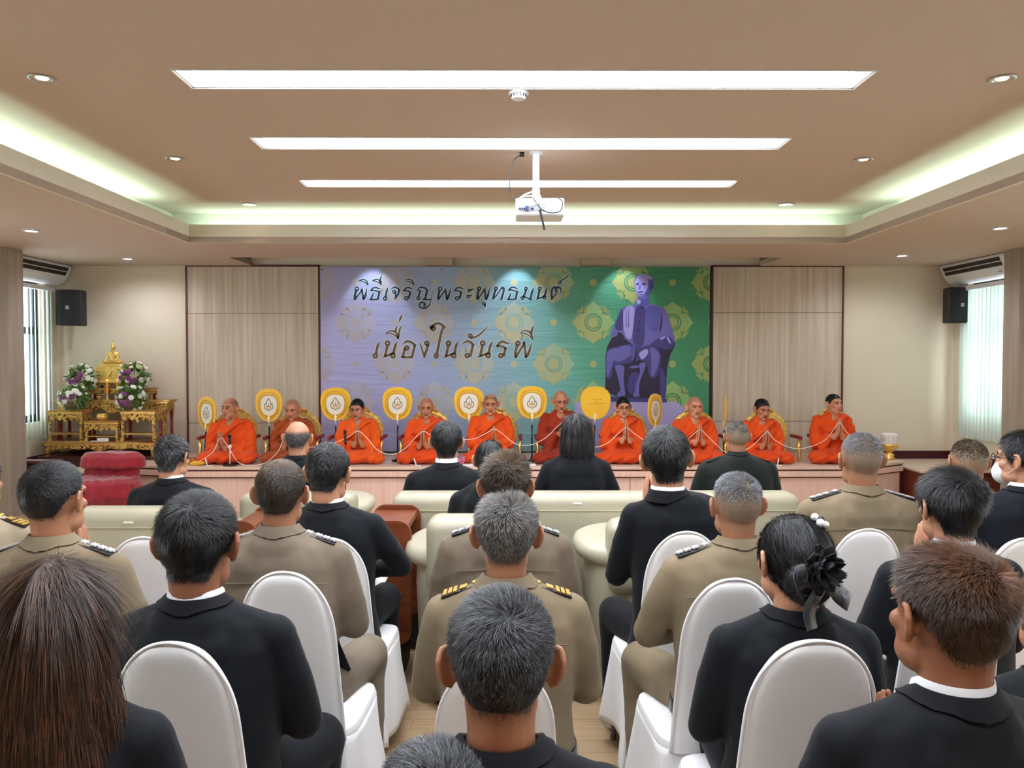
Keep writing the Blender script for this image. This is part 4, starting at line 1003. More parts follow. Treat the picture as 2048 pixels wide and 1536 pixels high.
# ================================================================== SEATING
M_cover = mat('white stretch chair cover', (246, 246, 247), .75, sheen=.2, bump=.0008, bscale=14)
M_leg = mat('grey chair leg', (110, 114, 118), .4, .6)
def smooth_closed(poly, it=2):
    for _ in range(it):
        n = len(poly); out = []
        for i in range(n):
            a, b = poly[i], poly[(i + 1) % n]; out += [(a[0] * .75 + b[0] * .25, a[1] * .75 + b[1] * .25), (a[0] * .25 + b[0] * .75, a[1] * .25 + b[1] * .75)]
        poly = out
    return poly
def make_chair():
    t = thing('banquet_chair', (0, 0, 0), 'x', 'chair', 'white covered banquet chairs of the audience')
    # back panel: grid bulged shell with rounded top, tapering upwards, leaning back
    n1, n2 = 26, 22; V = []; Fq = []
    def hw(u):   # u 0 bottom .. 1 top
        z = u; base = .168 - .030 * u
        if u > .62: k = (u - .62) / .38; base *= math.sqrt(max(0.0, 1 - k ** 2.5)) if k < 1 else 0
        return base
    z0, z1 = .44, 1.0
    for side in (0, 1):
        for i in range(n1):
            u = 1 - (1 - i / (n1 - 1)) ** 1.6 if False else i / (n1 - 1); u = math.sin(u * PI / 2) ** 1.0 if u > 0 else 0
            for j in range(n2):
                v = j / (n2 - 1) * 2 - 1; w_ = hw(u); x = v * w_; z = z0 + (z1 - z0) * u
                lean = -.075 * u ** 1.3
                edge = (1 - abs(v) ** 6) ** .5 * (1 - max(0, (u - .9) / .1) ** 4 * .9)
                th = .024 * max(edge, .0)
                dish = .006 * (1 - v * v) * (1 - u) * (1 if side == 0 else -1)
                V.append((x, lean + (-th if side == 0 else th) + dish, z))
    for side in (0, 1):
        o_ = side * n1 * n2
        for i in range(n1 - 1):
            for j in range(n2 - 1):
                f = (o_ + i * n2 + j, o_ + i * n2 + j + 1, o_ + (i + 1) * n2 + j + 1, o_ + (i + 1) * n2 + j); Fq.append(f if side == 0 else f[::-1])
    M2 = n1 * n2
    for i in range(n1 - 1): Fq += [(i * n2, (i + 1) * n2, M2 + (i + 1) * n2, M2 + i * n2), (i * n2 + n2 - 1, M2 + i * n2 + n2 - 1, M2 + (i + 1) * n2 + n2 - 1, (i + 1) * n2 + n2 - 1)]
    for j in range(n2 - 1): Fq += [((n1 - 1) * n2 + j, (n1 - 1) * n2 + j + 1, M2 + (n1 - 1) * n2 + j + 1, M2 + (n1 - 1) * n2 + j), (j, M2 + j, M2 + j + 1, j + 1)]
    q = MB(); q.add(V, Fq); q.build('backrest_cover', M_cover, t, smooth='auto')
    # welt round the edge of the back
    q = MB(); pts = []
    for side in (-1, 1):
        rr = range(0, 31) if side < 0 else range(30, -1, -1)
        for k in rr:
            u = math.sin(k / 30 * PI / 2); pts.append((side * (hw(u) + .001), -.075 * u ** 1.3 - .012, z0 + (z1 - z0) * u))
    q.tube(pts, .0048, 6); q.build('edge_seam', M_cover, t, smooth=True)
    # seat cushion
    q = MB(); q.loft([(.40, .19, .19, 0, .19), (.445, .197, .20, 0, .19), (.465, .19, .195, 0, .19), (.472, .15, .15, 0, .19)], seg=40, n=6); q.build('seat_cover', M_cover, t, smooth='auto')
    # skirt with folds
    nr, ns = 14, 96; V = []; Fq = []
    for i in range(nr):
        u = i / (nr - 1); z = .445 - u * .33
        for j in range(ns):
            a = 2 * PI * j / ns; c, s_ = math.cos(a), math.sin(a); e_ = 2 / 6.0
            x = math.copysign(abs(c) ** e_, c); y = math.copysign(abs(s_) ** e_, s_)
            fold = u * (.018 * math.sin(a * 7 + 1.3) + .010 * math.sin(a * 13 + 2)) + .0
            corner = abs(c * s_) * 2
            r = 1 + u * (.10 + .10 * corner) + fold / .2
            zz2 = z - (.05 * corner - .02 * math.sin(a * 5)) * u
            V.append((x * .196 * r, .19 + y * .20 * r, zz2))
    for i in range(nr - 1):
        for j in range(ns): Fq.append((i * ns + j, i * ns + (j + 1) % ns, (i + 1) * ns + (j + 1) % ns, (i + 1) * ns + j))
    q = MB(); q.add(V, Fq); so = q.build('skirt', M_cover, t, smooth=True); md = so.modifiers.new('sol', 'SOLIDIFY'); md.thickness = .002
    for x in (-.16, .16):
        for y in (.02, .36):
            q = MB(); q.tube([(x, y, .44), (x * 1.08, y + (.03 if y > .2 else -.03), .012)], .011, 8); q.tube([(x * 1.08, y + (.03 if y > .2 else -.03), .02), (x * 1.08, y + (.03 if y > .2 else -.03), 0)], .014, 8); q.build('leg', M_leg, t, smooth='auto')
    return t
chair0 = make_chair(); used = [False]
def chair(px, ptop, lab, rz=0, h=1.0, d=None, s=1.0):
    d = d or (CAM.z - h) * F / (ptop - 723)
    d += 0
    t = chair0 if not used[0] else copy_tree(chair0); used[0] = True
    x = P(px, ptop, Y=d).x
    t.location = (x, d + .075, 0); t.rotation_euler.z = rz; t.scale = (s, s, (CAM.z - (ptop - 723) * d / F) / 1.0); t['label'] = lab
    return t
chair(348, 1287, 'white covered chair in the left foreground, behind the person in black suit', A(-4))
chair(1625, 1283, 'white covered chair in the right foreground, behind the person with the black hair flower', A(3), s=1.08, d=1.82)
chair(572, 1145, 'white covered chair behind the khaki officer left of the aisle', A(-3))
chair(1462, 1160, 'white covered chair behind the officer with brush cut hair', A(4))
chair(662, 1077, 'white covered chair behind the person beside the wooden side table', A(-4), d=3.07)
chair(286, 1075, 'white covered empty chair in front of the left sofa', A(3))
chair(1368, 1065, 'white covered chair of the person leaning left with a raised hand', A(4), d=2.86)
chair(1733, 1060, 'white covered chair behind the large eared officer on the right', A(2), d=3.06)
chair(2052, 1078, 'white covered chair cut off by the right edge, behind the masked person', A(2), d=2.86)
chair(990, 1330, 'white covered chair in the centre aisle column, mostly hidden by the nearest head', 0, d=1.93)
chair(1005, 1205, 'white covered chair under the spiky haired officer, almost hidden', 0, d=2.56)
chair(1905, 1190, 'white covered chair of the black haired person with praying hands', A(6), d=2.22, h=.98)
chair(92, 1195, 'white covered chair under the khaki officer at the left', 0, d=2.15)

M_leather = mat('cream leather', (180, 174, 152), .38, rgb2=(172, 166, 142), nscale=3, bump=.0006, bscale=160, spec=.5)
M_plinth = mat('dark sofa plinth', (48, 36, 34), .6); M_tag = mat('white tag', (240, 240, 236), .6)
def rbox(m_, lo, hi, nm, par, bev=.05, seg=5):
    q = MB(); q.b2(lo, hi); return q.build(nm, m_, par, smooth=True, bevel=bev, bseg=seg)
def armchair(x, yb, lab, rz=0, w_=.60, ztop=.85):
    # local: back toward -y (camera), faces +y
    t = thing('armchair', (x, yb, 0), lab, 'armchair', 'cream leather armchairs', rz)
    q = MB(); q.loft([(.06, .31, .33, 0, .36), (.10, .325, .34, 0, .36), (.58, .345, .35, 0, .36), (.68, .34, .345, 0, .36)], seg=48, n=3.2); q.build('base', M_leather, t, smooth='auto')
    q = MB(); q.loft([(.02, .29, .29, 0, .36), (.065, .29, .29, 0, .36)], seg=32, n=3); q.build('plinth', M_plinth, t)
    # arm slab, a rounded ring
    q = MB(); q.loft([(.665, .37, .34, 0, .37), (.685, .395, .375, 0, .37), (.715, .405, .385, 0, .37), (.745, .395, .375, 0, .37), (.76, .37, .34, 0, .37)], seg=56, n=2.5); q.build('armrest_ring', M_leather, t, smooth=True)
    rbox(M_leather, (-w_ / 2, -.02, .56), (w_ / 2, .19, ztop), 'back_cushion', t, .06)
    rbox(M_leather, (-.25, .18, .40), (.25, .68, .715), 'seat_cushion', t, .05)
    return t
def sofa(x0, x1, yb, lab, tags=(), ztop=.85, arm=True):
    xc = (x0 + x1) / 2; W = (x1 - x0) / 2
    t = thing('sofa', (xc, yb, 0), lab, 'sofa', None)
    rbox(M_leather, (-W, 0, .22), (W, .21, ztop), 'backrest', t, .055)
    q = MB(); q.tube([(-W + .03, -.003, ztop - .09), (W - .03, -.003, ztop - .09)], .003, 6); q.build('back_seam', mat('leather seam', (176, 172, 138), .5), t)
    rbox(M_leather, (-W + .02, .20, .20), (W - .02, .80, .44), 'seat_cushion', t, .05)
    q = MB(); q.b2((-W + .06, .05, .0), (W - .06, .74, .22)); q.build('plinth', M_plinth, t)
    if arm:
        for s in (-1, 1):
            q = MB(); q.loft([(.62, .13, .34, s * (W + .0), .42), (.64, .16, .38, s * (W + .0), .42), (.69, .165, .385, s * W, .42), (.71, .14, .35, s * W, .42)], seg=36, n=2.4); q.build('armrest', M_leather, t, smooth=True)
            q = MB(); q.loft([(.10, .09, .30, s * (W - .01), .42), (.63, .11, .33, s * (W - .01), .42)], seg=32, n=3); q.build('arm_panel', M_leather, t, smooth='auto')
    for (px, py) in tags:
        p = P(px, py, Y=yb); q = MB(); q.box((p.x - xc, -.002, p.z), (.05, .004, .009)); q.build('tag', M_tag, t)
    return t
dS = 4.32
sofa(P(782, 990, Y=dS).x, P(1604, 990, Y=dS).x, dS, 'long cream leather sofa in the middle, facing the monks', [(905, 1011), (1155, 1007)], ztop=P(1018, 990, Y=dS).z)
p = P(1609, 1012, Y=dS); 
sofa(P(128, 1022, Y=4.02).x, P(445, 1022, Y=4.02).x, 4.02, 'cream leather sofa on the left with one person in glasses', [(257, 1045)], ztop=P(257, 1022, Y=4.02).z)
xa = P(968, 1038, Y=3.52).x; armchair(xa, 3.52, 'cream leather armchair in the centre, its round armrest showing', w_=.54, ztop=P(968, 1038, Y=3.52).z)
xa = P(1334, 1038, Y=3.55).x; armchair(xa, 3.55, 'cream leather armchair hidden behind the person leaning left, round armrest at its side', w_=.54, ztop=.9)
xa = P(592, 992, Y=4.62).x; armchair(xa, 4.62, 'cream leather armchair under the bald person', w_=.70)
xa = P(1955, 1033, Y=3.66).x; armchair(xa, 3.66, 'cream leather armchair at the right, under the dark olive officer', w_=.60, ztop=P(1955, 1033, Y=3.66).z)

M_table = mat('reddish walnut', (128, 66, 36), .32, rgb2=(98, 46, 24), nscale=2.4, nstretch=(1, 1, 12), detail=5)
def side_table(px0, px1, ptop, d, lab):
    a, c = P(px0, ptop, Y=d), P(px1, ptop, Y=d); W = (c.x - a.x) / 2; t = thing('side_table', ((a.x + c.x) / 2, d, 0), lab, 'side table', 'walnut side tables between the seats')
    H_ = a.z; r = .07; poly = []
    for (cx, cz, s0) in ((W - r, H_ - r, 0), (-W + r, H_ - r, 90)):
        for k in range(6): an = math.radians(s0 + k * 18); poly.append((cx + r * math.cos(an), cz + r * math.sin(an)))
    for (cx, cz, s0) in ((-W + r, .22 + r, 180), (W - r, .22 + r, 270)):
        for k in range(6): an = math.radians(s0 + k * 18); poly.append((cx + r * math.cos(an), cz + r * math.sin(an)))
    q = MB(); q.prism(poly, 0, .022, 'xz'); q.build('end_panel', M_table, t, bevel=.003)
    q = MB(); q.prism(poly, .43, .452, 'xz'); q.build('end_panel', M_table, t, bevel=.003)
    q = MB(); q.b2((-W + .02, .02, H_ - .06), (W - .02, .43, H_ - .03)); q.build('table_top', M_table, t)
    q = MB(); q.b2((-W + .06, .04, 0), (W - .06, .41, .22)); q.build('plinth', M_plinth, t)
side_table(715, 822, 1041, 3.84, 'reddish walnut side table right of the black suited person')
side_table(452, 513, 1042, 4.10, 'small piece of reddish walnut side table left of the khaki officer')

p = P(762, 1160, Y=3.66); o = MB().box((p.x, 3.66, p.z), (.05, .008, .07), Matrix.Rotation(A(-40), 3, 'X') @ Matrix.Rotation(A(20), 3, 'Y')).build('folded_paper', M_tag, bevel=.001); tag(o, 'folded white paper held by the black suited person beside the walnut table', 'paper')
# ================================================================== MONKS ON THE BENCH
def robe_mat(n, c, c2): return mat(n, c, .78, rgb2=c2, nscale=4, sheen=.1, bump=.003, bscale=34, spec=.15)
R_OR = robe_mat('orange robe cloth', (228, 92, 24), (214, 76, 18)); R_OR2 = robe_mat('red orange robe cloth', (224, 82, 24), (208, 66, 18))
R_BR = robe_mat('brown robe cloth', (160, 72, 28), (142, 58, 22)); R_MA = robe_mat('brick red robe cloth', (150, 48, 24), (132, 38, 18))
def robe_folds(V, Q, seed, H):
    N = normals(V, Q); out = V.copy()
    up_ = sstep(.16, .24, V[:, 2])
    a = .75; u = (V[:, 0] * math.cos(a) + V[:, 2] * math.sin(a)) * 84 + 2.6 * wav(V, 9, seed, 2) + 3 * V[:, 1]
    f = (np.abs(np.sin(u * .5)) ** .6 - .6) * (.55 + .45 * wav(V, 7, seed + 3, 1))
    r = np.hypot(V[:, 0], V[:, 1] - .05); u2 = V[:, 0] * 44 + V[:, 2] * 66 + 2.5 * wav(V, 8, seed + 7, 2)
    f2 = (np.abs(np.sin(u2 * .5)) ** .6 - .6)
    return V + N * (.019 * (f * up_ + f2 * (1 - up_)))[:, None]
YM = 8.86
def monk(px, top, hand, robe, label, skin=SK_MONK, yaw=0, pitch=0, hair_d=.55, bald=0, byaw=0, wide=1.0, s=1.0, brown=(70, 50, 42), hairlen=None):
    fwd = .10; tp = P(px, top, Y=YM - fwd); H = tp.z - BZ; root = (tp.x, YM, BZ)
    hc = Vector((0, fwd - .01, H - .118 * s)); HM = head_matrix(hc, yaw, pitch, 0, s)
    tip = P(hand[0], hand[1], Y=YM - .27); hx = -(tip.x - tp.x); wz = tip.z - BZ - .165
    wr = Vector((.030, .24, wz)); sh = H - .30 * s + .0; shx = .165 * wide
    nb = hc + Vector((0, -.02, -.15))
    b = MB(); b.ell((0, .0, .10), (.17, .15, .10)); b.loft([(.05, .14, .11, 0, 0), (sh - .12, .14, .10, 0, .02), (sh, .15, .08, 0, .04), (sh + .05, .08, .06, 0, .05)], seg=16, n=2)
    b.cap((0, .05, sh), nb, .052, .05)
    el = (.205 * wide, .07, sh - .265)
    for q in (-1, 1):
        b.chain([(q * shx * .9, .04, sh), (q * el[0], el[1], el[2]), (q * wr.x + hx, wr.y, wr.z)], [.042, .036, .027], 8)
        b.chain([(q * .08, .05, .08), (q * .20, .20, .065), (-q * .04, .24, .055)], [.05, .04, .03], 8)
    BV, BQ = blob(b, .016, 2); parts = [(BV, BQ, None)]
    HM0 = head_matrix(hc * 1.0, 0, 0, 0, s); wn = sstep(-.07, -.15, HV[:, 2])[:, None]
    den = hair_density(HV, .03, -.078, .046, bald) * hair_d
    parts.append((xf(HV, HM) * (1 - wn) + xf(HV, HM0) * wn, HQ, den))
    for q in (-1, 1):
        V, Q = HAND['wai']; V = V.copy(); Q2 = Q; V[:, 0] += .020 * sstep(.02, -.06, V[:, 2])
        if q < 0: V[:, 0] *= -1; Q2 = Q[:, ::-1]
        parts.append((xf(V, Matrix.Translation((hx, wr.y + .01, wr.z + .01)) @ Matrix.Rotation(A(-8), 4, 'X')), Q2, None))
    V, Q, AA = grp_join(parts); o = link('monk', npmesh('monk', V, Q, skin, {'stubble': AA}), None, loc=root, rz=PI + byaw)
    tag(o, label, 'monk', 'monks seated in a row on the bench')
    for q in (-1, 1):
        e = MB(); e.M = HM; e.ell((q * .031, .0875, .004), (.0145, .0065, .0036), seg=12, rings=6); e.build('eye', M_EYE, o, smooth=True)
        e = MB(); e.M = HM; e.tube([(q * .013, .095, .021), (q * .030, .0925, .027), (q * .050, .078, .021)], [.0028, .0042, .002], 6, flat=.8); e.build('eyebrow', mat('soft eyebrow', (62, 42, 34), .8), o, smooth=True)
    e = MB(); e.M = HM; e.ell((0, .0905, -.0662), (.021, .0045, .0032), seg=12, rings=6); e.build('mouth', mat('mouth line', (84, 40, 34), .6), o, smooth=True)
    if hairlen: hair_on('hair', o, HM, dict(mat=H_BLACK, len=hairlen, side=.004, fade=.018, front=.044, thick=.004, n=2500, w=.0022, lift=.5, seed=px, nape=-.07))
    r = MB()
    r.ell((0, .13, .075), (.30 * wide, .24, .085)); r.ell((0, .0, .12), (.21 * wide, .17, .12))
    for q in (-1, 1): r.ell((q * .22, .22, .065), (.11, .13, .068))
    r.loft([(.02, .20 * wide, .16, 0, .0), (.16, .175 * wide, .14, 0, .0), (sh - .12, .180 * wide, .125, 0, .01), (sh - .03, .180 * wide, .105, 0, .025), (sh + .03, .135 * wide, .085, 0, .035), (sh + .075, .082, .068, 0, .045), (sh + .10, .062, .056, 0, .05)], seg=26, n=2.2)
    for q in (-1, 1):
        mid = (Vector(el) * .30 + Vector((wr.x, wr.y, wr.z)) * .70); mid = Vector((q * mid.x + hx * .6, mid.y, mid.z))
        r.chain([(q * shx, .03, sh - .01), (q * el[0] * .98, el[1] - .01, (sh + el[2]) / 2), (q * el[0], el[1], el[2]), tuple(mid)], [.062, .062, .062, .038], 12)
        # cloth hanging from the forearm into the lap
        r.chain([tuple(mid + Vector((q * .02, -.02, -.01))), (q * .15, .16, .16), (q * .17, .18, .08)], [.040, .050, .06], 10)
    r.chain([(-.13, .0, sh + .03), (.02, .09, sh - .01), (.10, .12, sh - .10)], [.045, .040, .045], 10)
    RV, RQ = blob(r, .010, 3, .5); RV = robe_folds(RV, RQ, px % 53, H); RV[:, 2] = np.maximum(RV[:, 2], .002)
    link('robe', npmesh('robe', RV, RQ, robe), o)
    sb = MB(); sb.tube([(-.165 * wide, .02, sh + .035), (-.10, .10, sh + .035), (-.03, .125, sh - .02), (.05, .145, sh - .09), (.13, .135, sh - .17)], [.018, .022, .022, .020, .014], 10, flat=2.2)
    sb.build('robe_fold', robe, o, smooth=True)
    return o, HM
monk(459, 795, (440, 866), R_OR2, 'monk in bright orange robe, first from the left, broad balding head', SK_MONK, yaw=A(-16), hair_d=.55, wide=1.12, s=1.06, bald=.8)
monk(584, 798, (574, 862), R_BR, 'older monk in dull brown robe, second from the left, grey stubble', SK_MONK, yaw=A(-4), pitch=A(-14), hair_d=.35, s=1.0)
monk(714, 797, (715, 856), R_OR, 'monk in orange robe with dark cropped hair, third from the left, near a microphone', SK_MONK, yaw=A(-6), pitch=A(-12), hair_d=1, s=1.0, hairlen=.006)
monk(853, 795, (845, 860), R_OR2, 'monk in orange robe, fourth from the left, shaved head and square face', SK_MONK, pitch=A(-8), hair_d=.3, s=1.0)
monk(981, 787, (988, 855), R_OR2, 'monk in orange robe, fifth from the left, taller, with a receding hairline', SK_MONK, pitch=A(-6), hair_d=.75, bald=.6, s=1.03, wide=1.05)
monk(1121, 781, (1131, 835), R_MA, 'monk in brick red robe, sixth from the left, shiny shaved head', SK_MONK, pitch=A(-12), yaw=A(8), hair_d=.12, s=1.03)
m7 = monk(1247, 794, (1253, 848), R_OR2, 'monk in orange robe wearing glasses, seventh from the left', SK_MONK2, pitch=A(-8), hair_d=.9, s=.98, hairlen=.005)
monk(1390, 792, (1400, 852), R_OR2, 'stout monk in orange robe, third from the right, round pale face', SK_MONK2, yaw=A(6), pitch=A(-3), hair_d=.4, s=1.06, wide=1.08)
monk(1525, 797, (1534, 861), R_OR2, 'young monk in orange robe, second from the right, black cropped hair', SK_MONK, yaw=A(12), pitch=A(-14), hair_d=1, s=1.02, hairlen=.009)
monk(1669, 787, (1680, 840), R_OR2, 'young monk in orange robe, far right end, black hair, head raised', SK_MONK2, yaw=A(16), pitch=A(2), hair_d=1, s=1.0, hairlen=.009)
glasses(m7[0], m7[1], r=.020)

# ------------------------------------------------------------------ gilded floor chairs behind the monks
M_gilt = mat('gilt wood', (226, 176, 72), .28, .85, rgb2=(250, 220, 130), nscale=30, bump=.003, bscale=90)
M_lattice = mat('gilt lattice panel', (214, 176, 92), .35, .6, rgb2=(236, 214, 150), nscale=80, lo=.45, hi=.55, bump=.004, bscale=120)
M_redpad = mat('dark red arm pad', (128, 20, 34), .5); M_bolster = mat('red seat cushion', (150, 24, 30), .7)
def make_throne():
    t = thing('gilded_chair', (0, 0, 0), 'x', 'chair', 'gilded low chairs behind the monks')
    pts = [(.245 * math.cos(a) * (1 - .12 * max(0, -math.sin(a))), .02 * math.sin(a), .30 + .245 * math.sin(a)) for a in [2 * PI * k / 48 for k in range(48)]]
    q = MB(); q.tube(pts, .016, 8, closed=True); q.build('back_frame', M_gilt, t, smooth=True)
    q = MB(); q.tube([(p[0] * 1.075, p[1], .30 + (p[2] - .30) * 1.075) for p in pts], [.009 + .005 * abs(math.sin(k * .9)) for k in range(48)], 6, closed=True); q.build('carved_rim', M_gilt, t, smooth=True)
    q = MB(); q.prism([(p[0] * .96, .30 + (p[2] - .30) * .96) for p in pts], -.008, .008, 'xz'); q.build('back_panel', M_lattice, t)
    q = MB()
    for k in range(7): q.ell(((k - 3) * .03, -.0, .565 + .018 * math.cos((k - 3) * .5) * 1.5), (.016, .01, .022), seg=8, rings=6)
    q.build('crest', M_gilt, t, smooth=True)
    for s in (-1, 1):
        q = MB(); q.tube([(s * .30, -.05, .275), (s * .30, -.34, .275)], .022, 10); q.ell((s * .30, -.05, .275), .022, seg=10, rings=6); q.ell((s * .30, -.34, .275), .022, seg=10, rings=6); q.build('arm_pad', M_redpad, t, smooth=True)
        q = MB(); q.tube([(s * .30, -.31, .25), (s * .285, -.32, .16), (s * .30, -.32, .06), (s * .285, -.32, .0)], [.014, .018, .014, .02], 8); q.build('arm_post', M_gilt, t, smooth=True)
        q = MB(); q.tube([(s * .235, .0, .12), (s * .225, .0, .05), (s * .24, .0, 0)], [.02, .026, .02], 8); q.build('leg', M_gilt, t, smooth=True)
    q = MB(); q.b2((-.25, -.04, .02), (.25, .02, .10)); q.build('seat_rail', M_gilt, t, bevel=.008)
    return t
th = make_throne(); tu = False
ords = ['first', 'second', 'third', 'fourth', 'fifth', 'sixth', 'seventh']
for k, (px, lab) in enumerate(((470, 'gilded chair behind the first monk from the left'), (597, 'gilded chair behind the brown robed monk'), (722, 'gilded chair behind the third monk, its gold rim curving at his right'), (858, 'gilded chair behind the fourth monk from the left'), (990, 'gilded chair behind the fifth monk from the left'),
                               (1122, 'gilded chair with lattice back behind the brick red robed monk'), (1250, 'gilded chair behind the monk in glasses'), (1388, 'gilded chair behind the stout monk'), (1530, 'gilded chair behind the second monk from the right'), (1665, 'gilded chair with red arm pad behind the far right monk'))):
    t = th if k == 0 else copy_tree(th); t.location = (P(px, 800, Y=9.12).x, 9.12, BZ); t['label'] = lab

# ------------------------------------------------------------------ ceremonial fans
M_fany = mat('golden yellow satin', (236, 186, 40), .45, sheen=.3, rgb2=(228, 176, 34), nscale=4); M_fanp = mat('cream satin', (226, 220, 204), .5)
M_goldt = mat('gold thread', (214, 164, 48), .4, .35, bump=.002, bscale=200); M_goldd = mat('dark gold thread', (150, 110, 30), .5, .3)
M_grn = mat('emblem green', (16, 62, 32), .6); M_pole = mat('black lacquer pole', (16, 16, 20), .25); M_ivory = mat('ivory fitting', (240, 226, 180), .35)
def egg(w_, h_, n=40, dz=0):
    out = []
    for k in range(n):
        a = 2 * PI * k / n; c, s_ = math.cos(a), math.sin(a); e = 2 / 2.35
        x = math.copysign(abs(c) ** e, c); z = math.copysign(abs(s_) ** e, s_)
        x *= (1 + .12 * s_); out.append((x * w_, z * h_ + dz))
    return out
def ribbon(pts, w_, y, closed=False):
    n = len(pts); V = []
    for i, p in enumerate(pts):
        a = pts[(i - 1) % n] if (closed or i > 0) else p; b = pts[(i + 1) % n] if (closed or i < n - 1) else p
        d = Vector((b[0] - a[0], b[1] - a[1])); d = d.normalized() if d.length > 1e-9 else Vector((1, 0)); nx, nz_ = -d.y, d.x
        ww = w_[i] / 2 if hasattr(w_, '__len__') else w_ / 2
        V += [(p[0] + nx * ww, y, p[1] + nz_ * ww), (p[0] - nx * ww, y, p[1] - nz_ * ww)]
    m = n if closed else n - 1
    return V, [(2 * i, 2 * i + 1, 2 * ((i + 1) % n) + 1, 2 * ((i + 1) % n)) for i in range(m)]
def make_fan():
    t = thing('ceremonial_fan', (0, 0, 0), 'x', 'fan', 'yellow ceremonial fans on black poles'); W, Hh = .172, .190; cz = .0
    q = MB(); q.prism(egg(W, Hh), -.006, .006); q.build('fan_disc', M_fany, t, bevel=.003)
    q = MB(); q.tube([(x, -.0075, z) for x, z in egg(W * .78, Hh * .78, 40, -.004)], .0045, 6, closed=True, flat=.6); q.build('embroidered_ring', M_goldt, t, smooth=True)
    q = MB(); q.tube([(x, -.0075, z) for x, z in egg(W * .655, Hh * .655, 40, -.006)], .0075, 6, closed=True, flat=.6); q.build('raised_ring', M_goldt, t, smooth=True)
    q = MB(); q.prism(egg(W * .60, Hh * .61, 40, -.006), -.0085, -.006); q.build('centre_panel', M_fanp, t)
    em = thing('emblem', (0, 0, 0), None, None); em.parent = t
    S = .00029  # emblem drawn from its outline in enlarged units, centre (635,760)
    def e(x, y): return ((x - 635) * S, -(y - 775) * S)
    L = [(635, 520), (575, 600), (535, 670), (530, 765), (512, 770), (485, 690), (470, 760), (445, 810), (450, 880), (500, 945), (560, 962), (600, 985), (635, 1010)]
    R_ = [(1270 - x, y) for x, y in L][::-1]
    V, Fc = ribbon([e(*p) for p in L + R_[1:]], .0072, -.0093, False); q = MB(); q.add(V, Fc); q.build('green_outline', M_grn, em)
    q = MB(); q.prism([e(*p) for p in ((640, 670), (618, 800), (662, 800))], -.0096, -.009); q.build('purple_spire', mat('emblem purple', (116, 96, 136), .6), em)
    q = MB(); q.prism([e(*p) for p in ((500, 845), (560, 800), (720, 800), (780, 845), (720, 870), (560, 870))], -.0095, -.009); q.build('gold_base', mat('emblem gold', (190, 150, 60), .6), em)
    V, Fc = ribbon([e(*p) for p in ((500, 890), (560, 905), (600, 920), (635, 950), (670, 920), (710, 905), (770, 890))], .008, -.0094); q = MB(); q.add(V, Fc); q.build('pink_ribbon', mat('emblem pink', (196, 120, 112), .6), em)
    q = MB()
    for s in (-1, 1):
        for (x, z, r) in ((.02, -.155, .020), (.045, -.145, .016), (.07, -.13, .015), (.088, -.11, .014), (.100, -.088, .012), (.108, -.064, .010)): q.ell((s * x, -.009, z), (r * .7, .004, r), seg=8, rings=6)
    q.build('floral_spray', M_goldt, t, smooth=True)
    q = MB(); q.prism([(0, -.115), (.018, -.15), (.012, -.175), (.004, -.20), (-.004, -.20), (-.012, -.175), (-.018, -.15)], -.016, .016); q.build('finial', M_ivory, t, bevel=.004)
    q = MB(); q.tube([(0, 0, -.195), (0, 0, -.235)], .005, 8); q.build('ferrule', M_ivory, t, smooth=True)
    q = MB(); q.tube([(0, 0, -.23), (0, 0, -.60)], .009, 10); q.build('pole', M_pole, t, smooth=True)
    q = MB(); q.lathe([(.07, -.012), (.07, 0), (.02, .01), (.012, .04), (0.001, .04)], (0, 0, -.60)); q.build('stand_base', M_pole, t, smooth=True)
    return t
f0 = make_fan()
fans = [(414, 826, A(-34), 'fan turned half aside behind the first monk', A(6)), (538, 810, A(-14), 'fan before the left wood panel, left of the brown robed monk', 0), (671, 808, 0, 'fan at the left edge of the banner, left of the third monk', 0), (795, 807, 0, 'fan between the third and fourth monk', 0),
        (938, 806, 0, 'fan left of the tall fifth monk', 0), (1064, 805, 0, 'fan left of the brick red robed monk', 0), (1191, 806, PI, 'fan showing its plain yellow back with small lettering', A(-2)), (1310, 820, A(52), 'fan turned sideways, narrow, right of the monk in glasses', A(5)), (1449, 822, A(80), 'fan seen almost edge on, right of the stout monk', A(-6))]
for k, (px, py, rz, lab, tl) in enumerate(fans):
    t = f0 if k == 0 else copy_tree(f0); p = P(px, py, Y=8.86)
    dz = p.z - BZ; t.location = p; t.rotation_euler = (0, tl, rz); t['label'] = 'yellow ceremonial ' + lab
    for ch in t.children:
        if ch.name.startswith('pole') or ch.name.startswith('stand_base'): ch.scale.z = 1
    for ch in t.children:
        if ch.name.startswith('pole'): ch.scale = (1, 1, (dz) / .60)
        if ch.name.startswith('stand_base'): ch.location.z = -(dz - .612)
    if rz == PI:   # small lettering on the plain back
        lt = thing('lettering', (0, 0, 0), None, None); lt.parent = t
        M_ink = mat('dark gold ink', (96, 70, 14), .6)
        for line, z, x0, x1 in (('a', .035, -.072, .055), ('b', .012, -.022, .012), ('c', -.012, -.100, .108)):
            q = MB(); rg = random.Random(3); x = x0
            while x < x1:
                w_ = rg.uniform(.005, .009); zz0 = z + (x) * .10 * 0 + rg.uniform(-.001, .001) - x * .08
                V, Fc = ribbon([(x, zz0), (x, zz0 + .007), (x + w_ * .8, zz0 + .007), (x + w_ * .8, zz0)], .0018, .0068); q.add(V, Fc)
                if rg.random() < .3: V, Fc = ribbon([(x, zz0 + .010), (x + w_ * .8, zz0 + .012)], .0016, .0068); q.add(V, Fc)
                x += w_ + .003 + (.010 if rg.random() < .08 else 0)
            q.build('text_line', M_ink, lt)

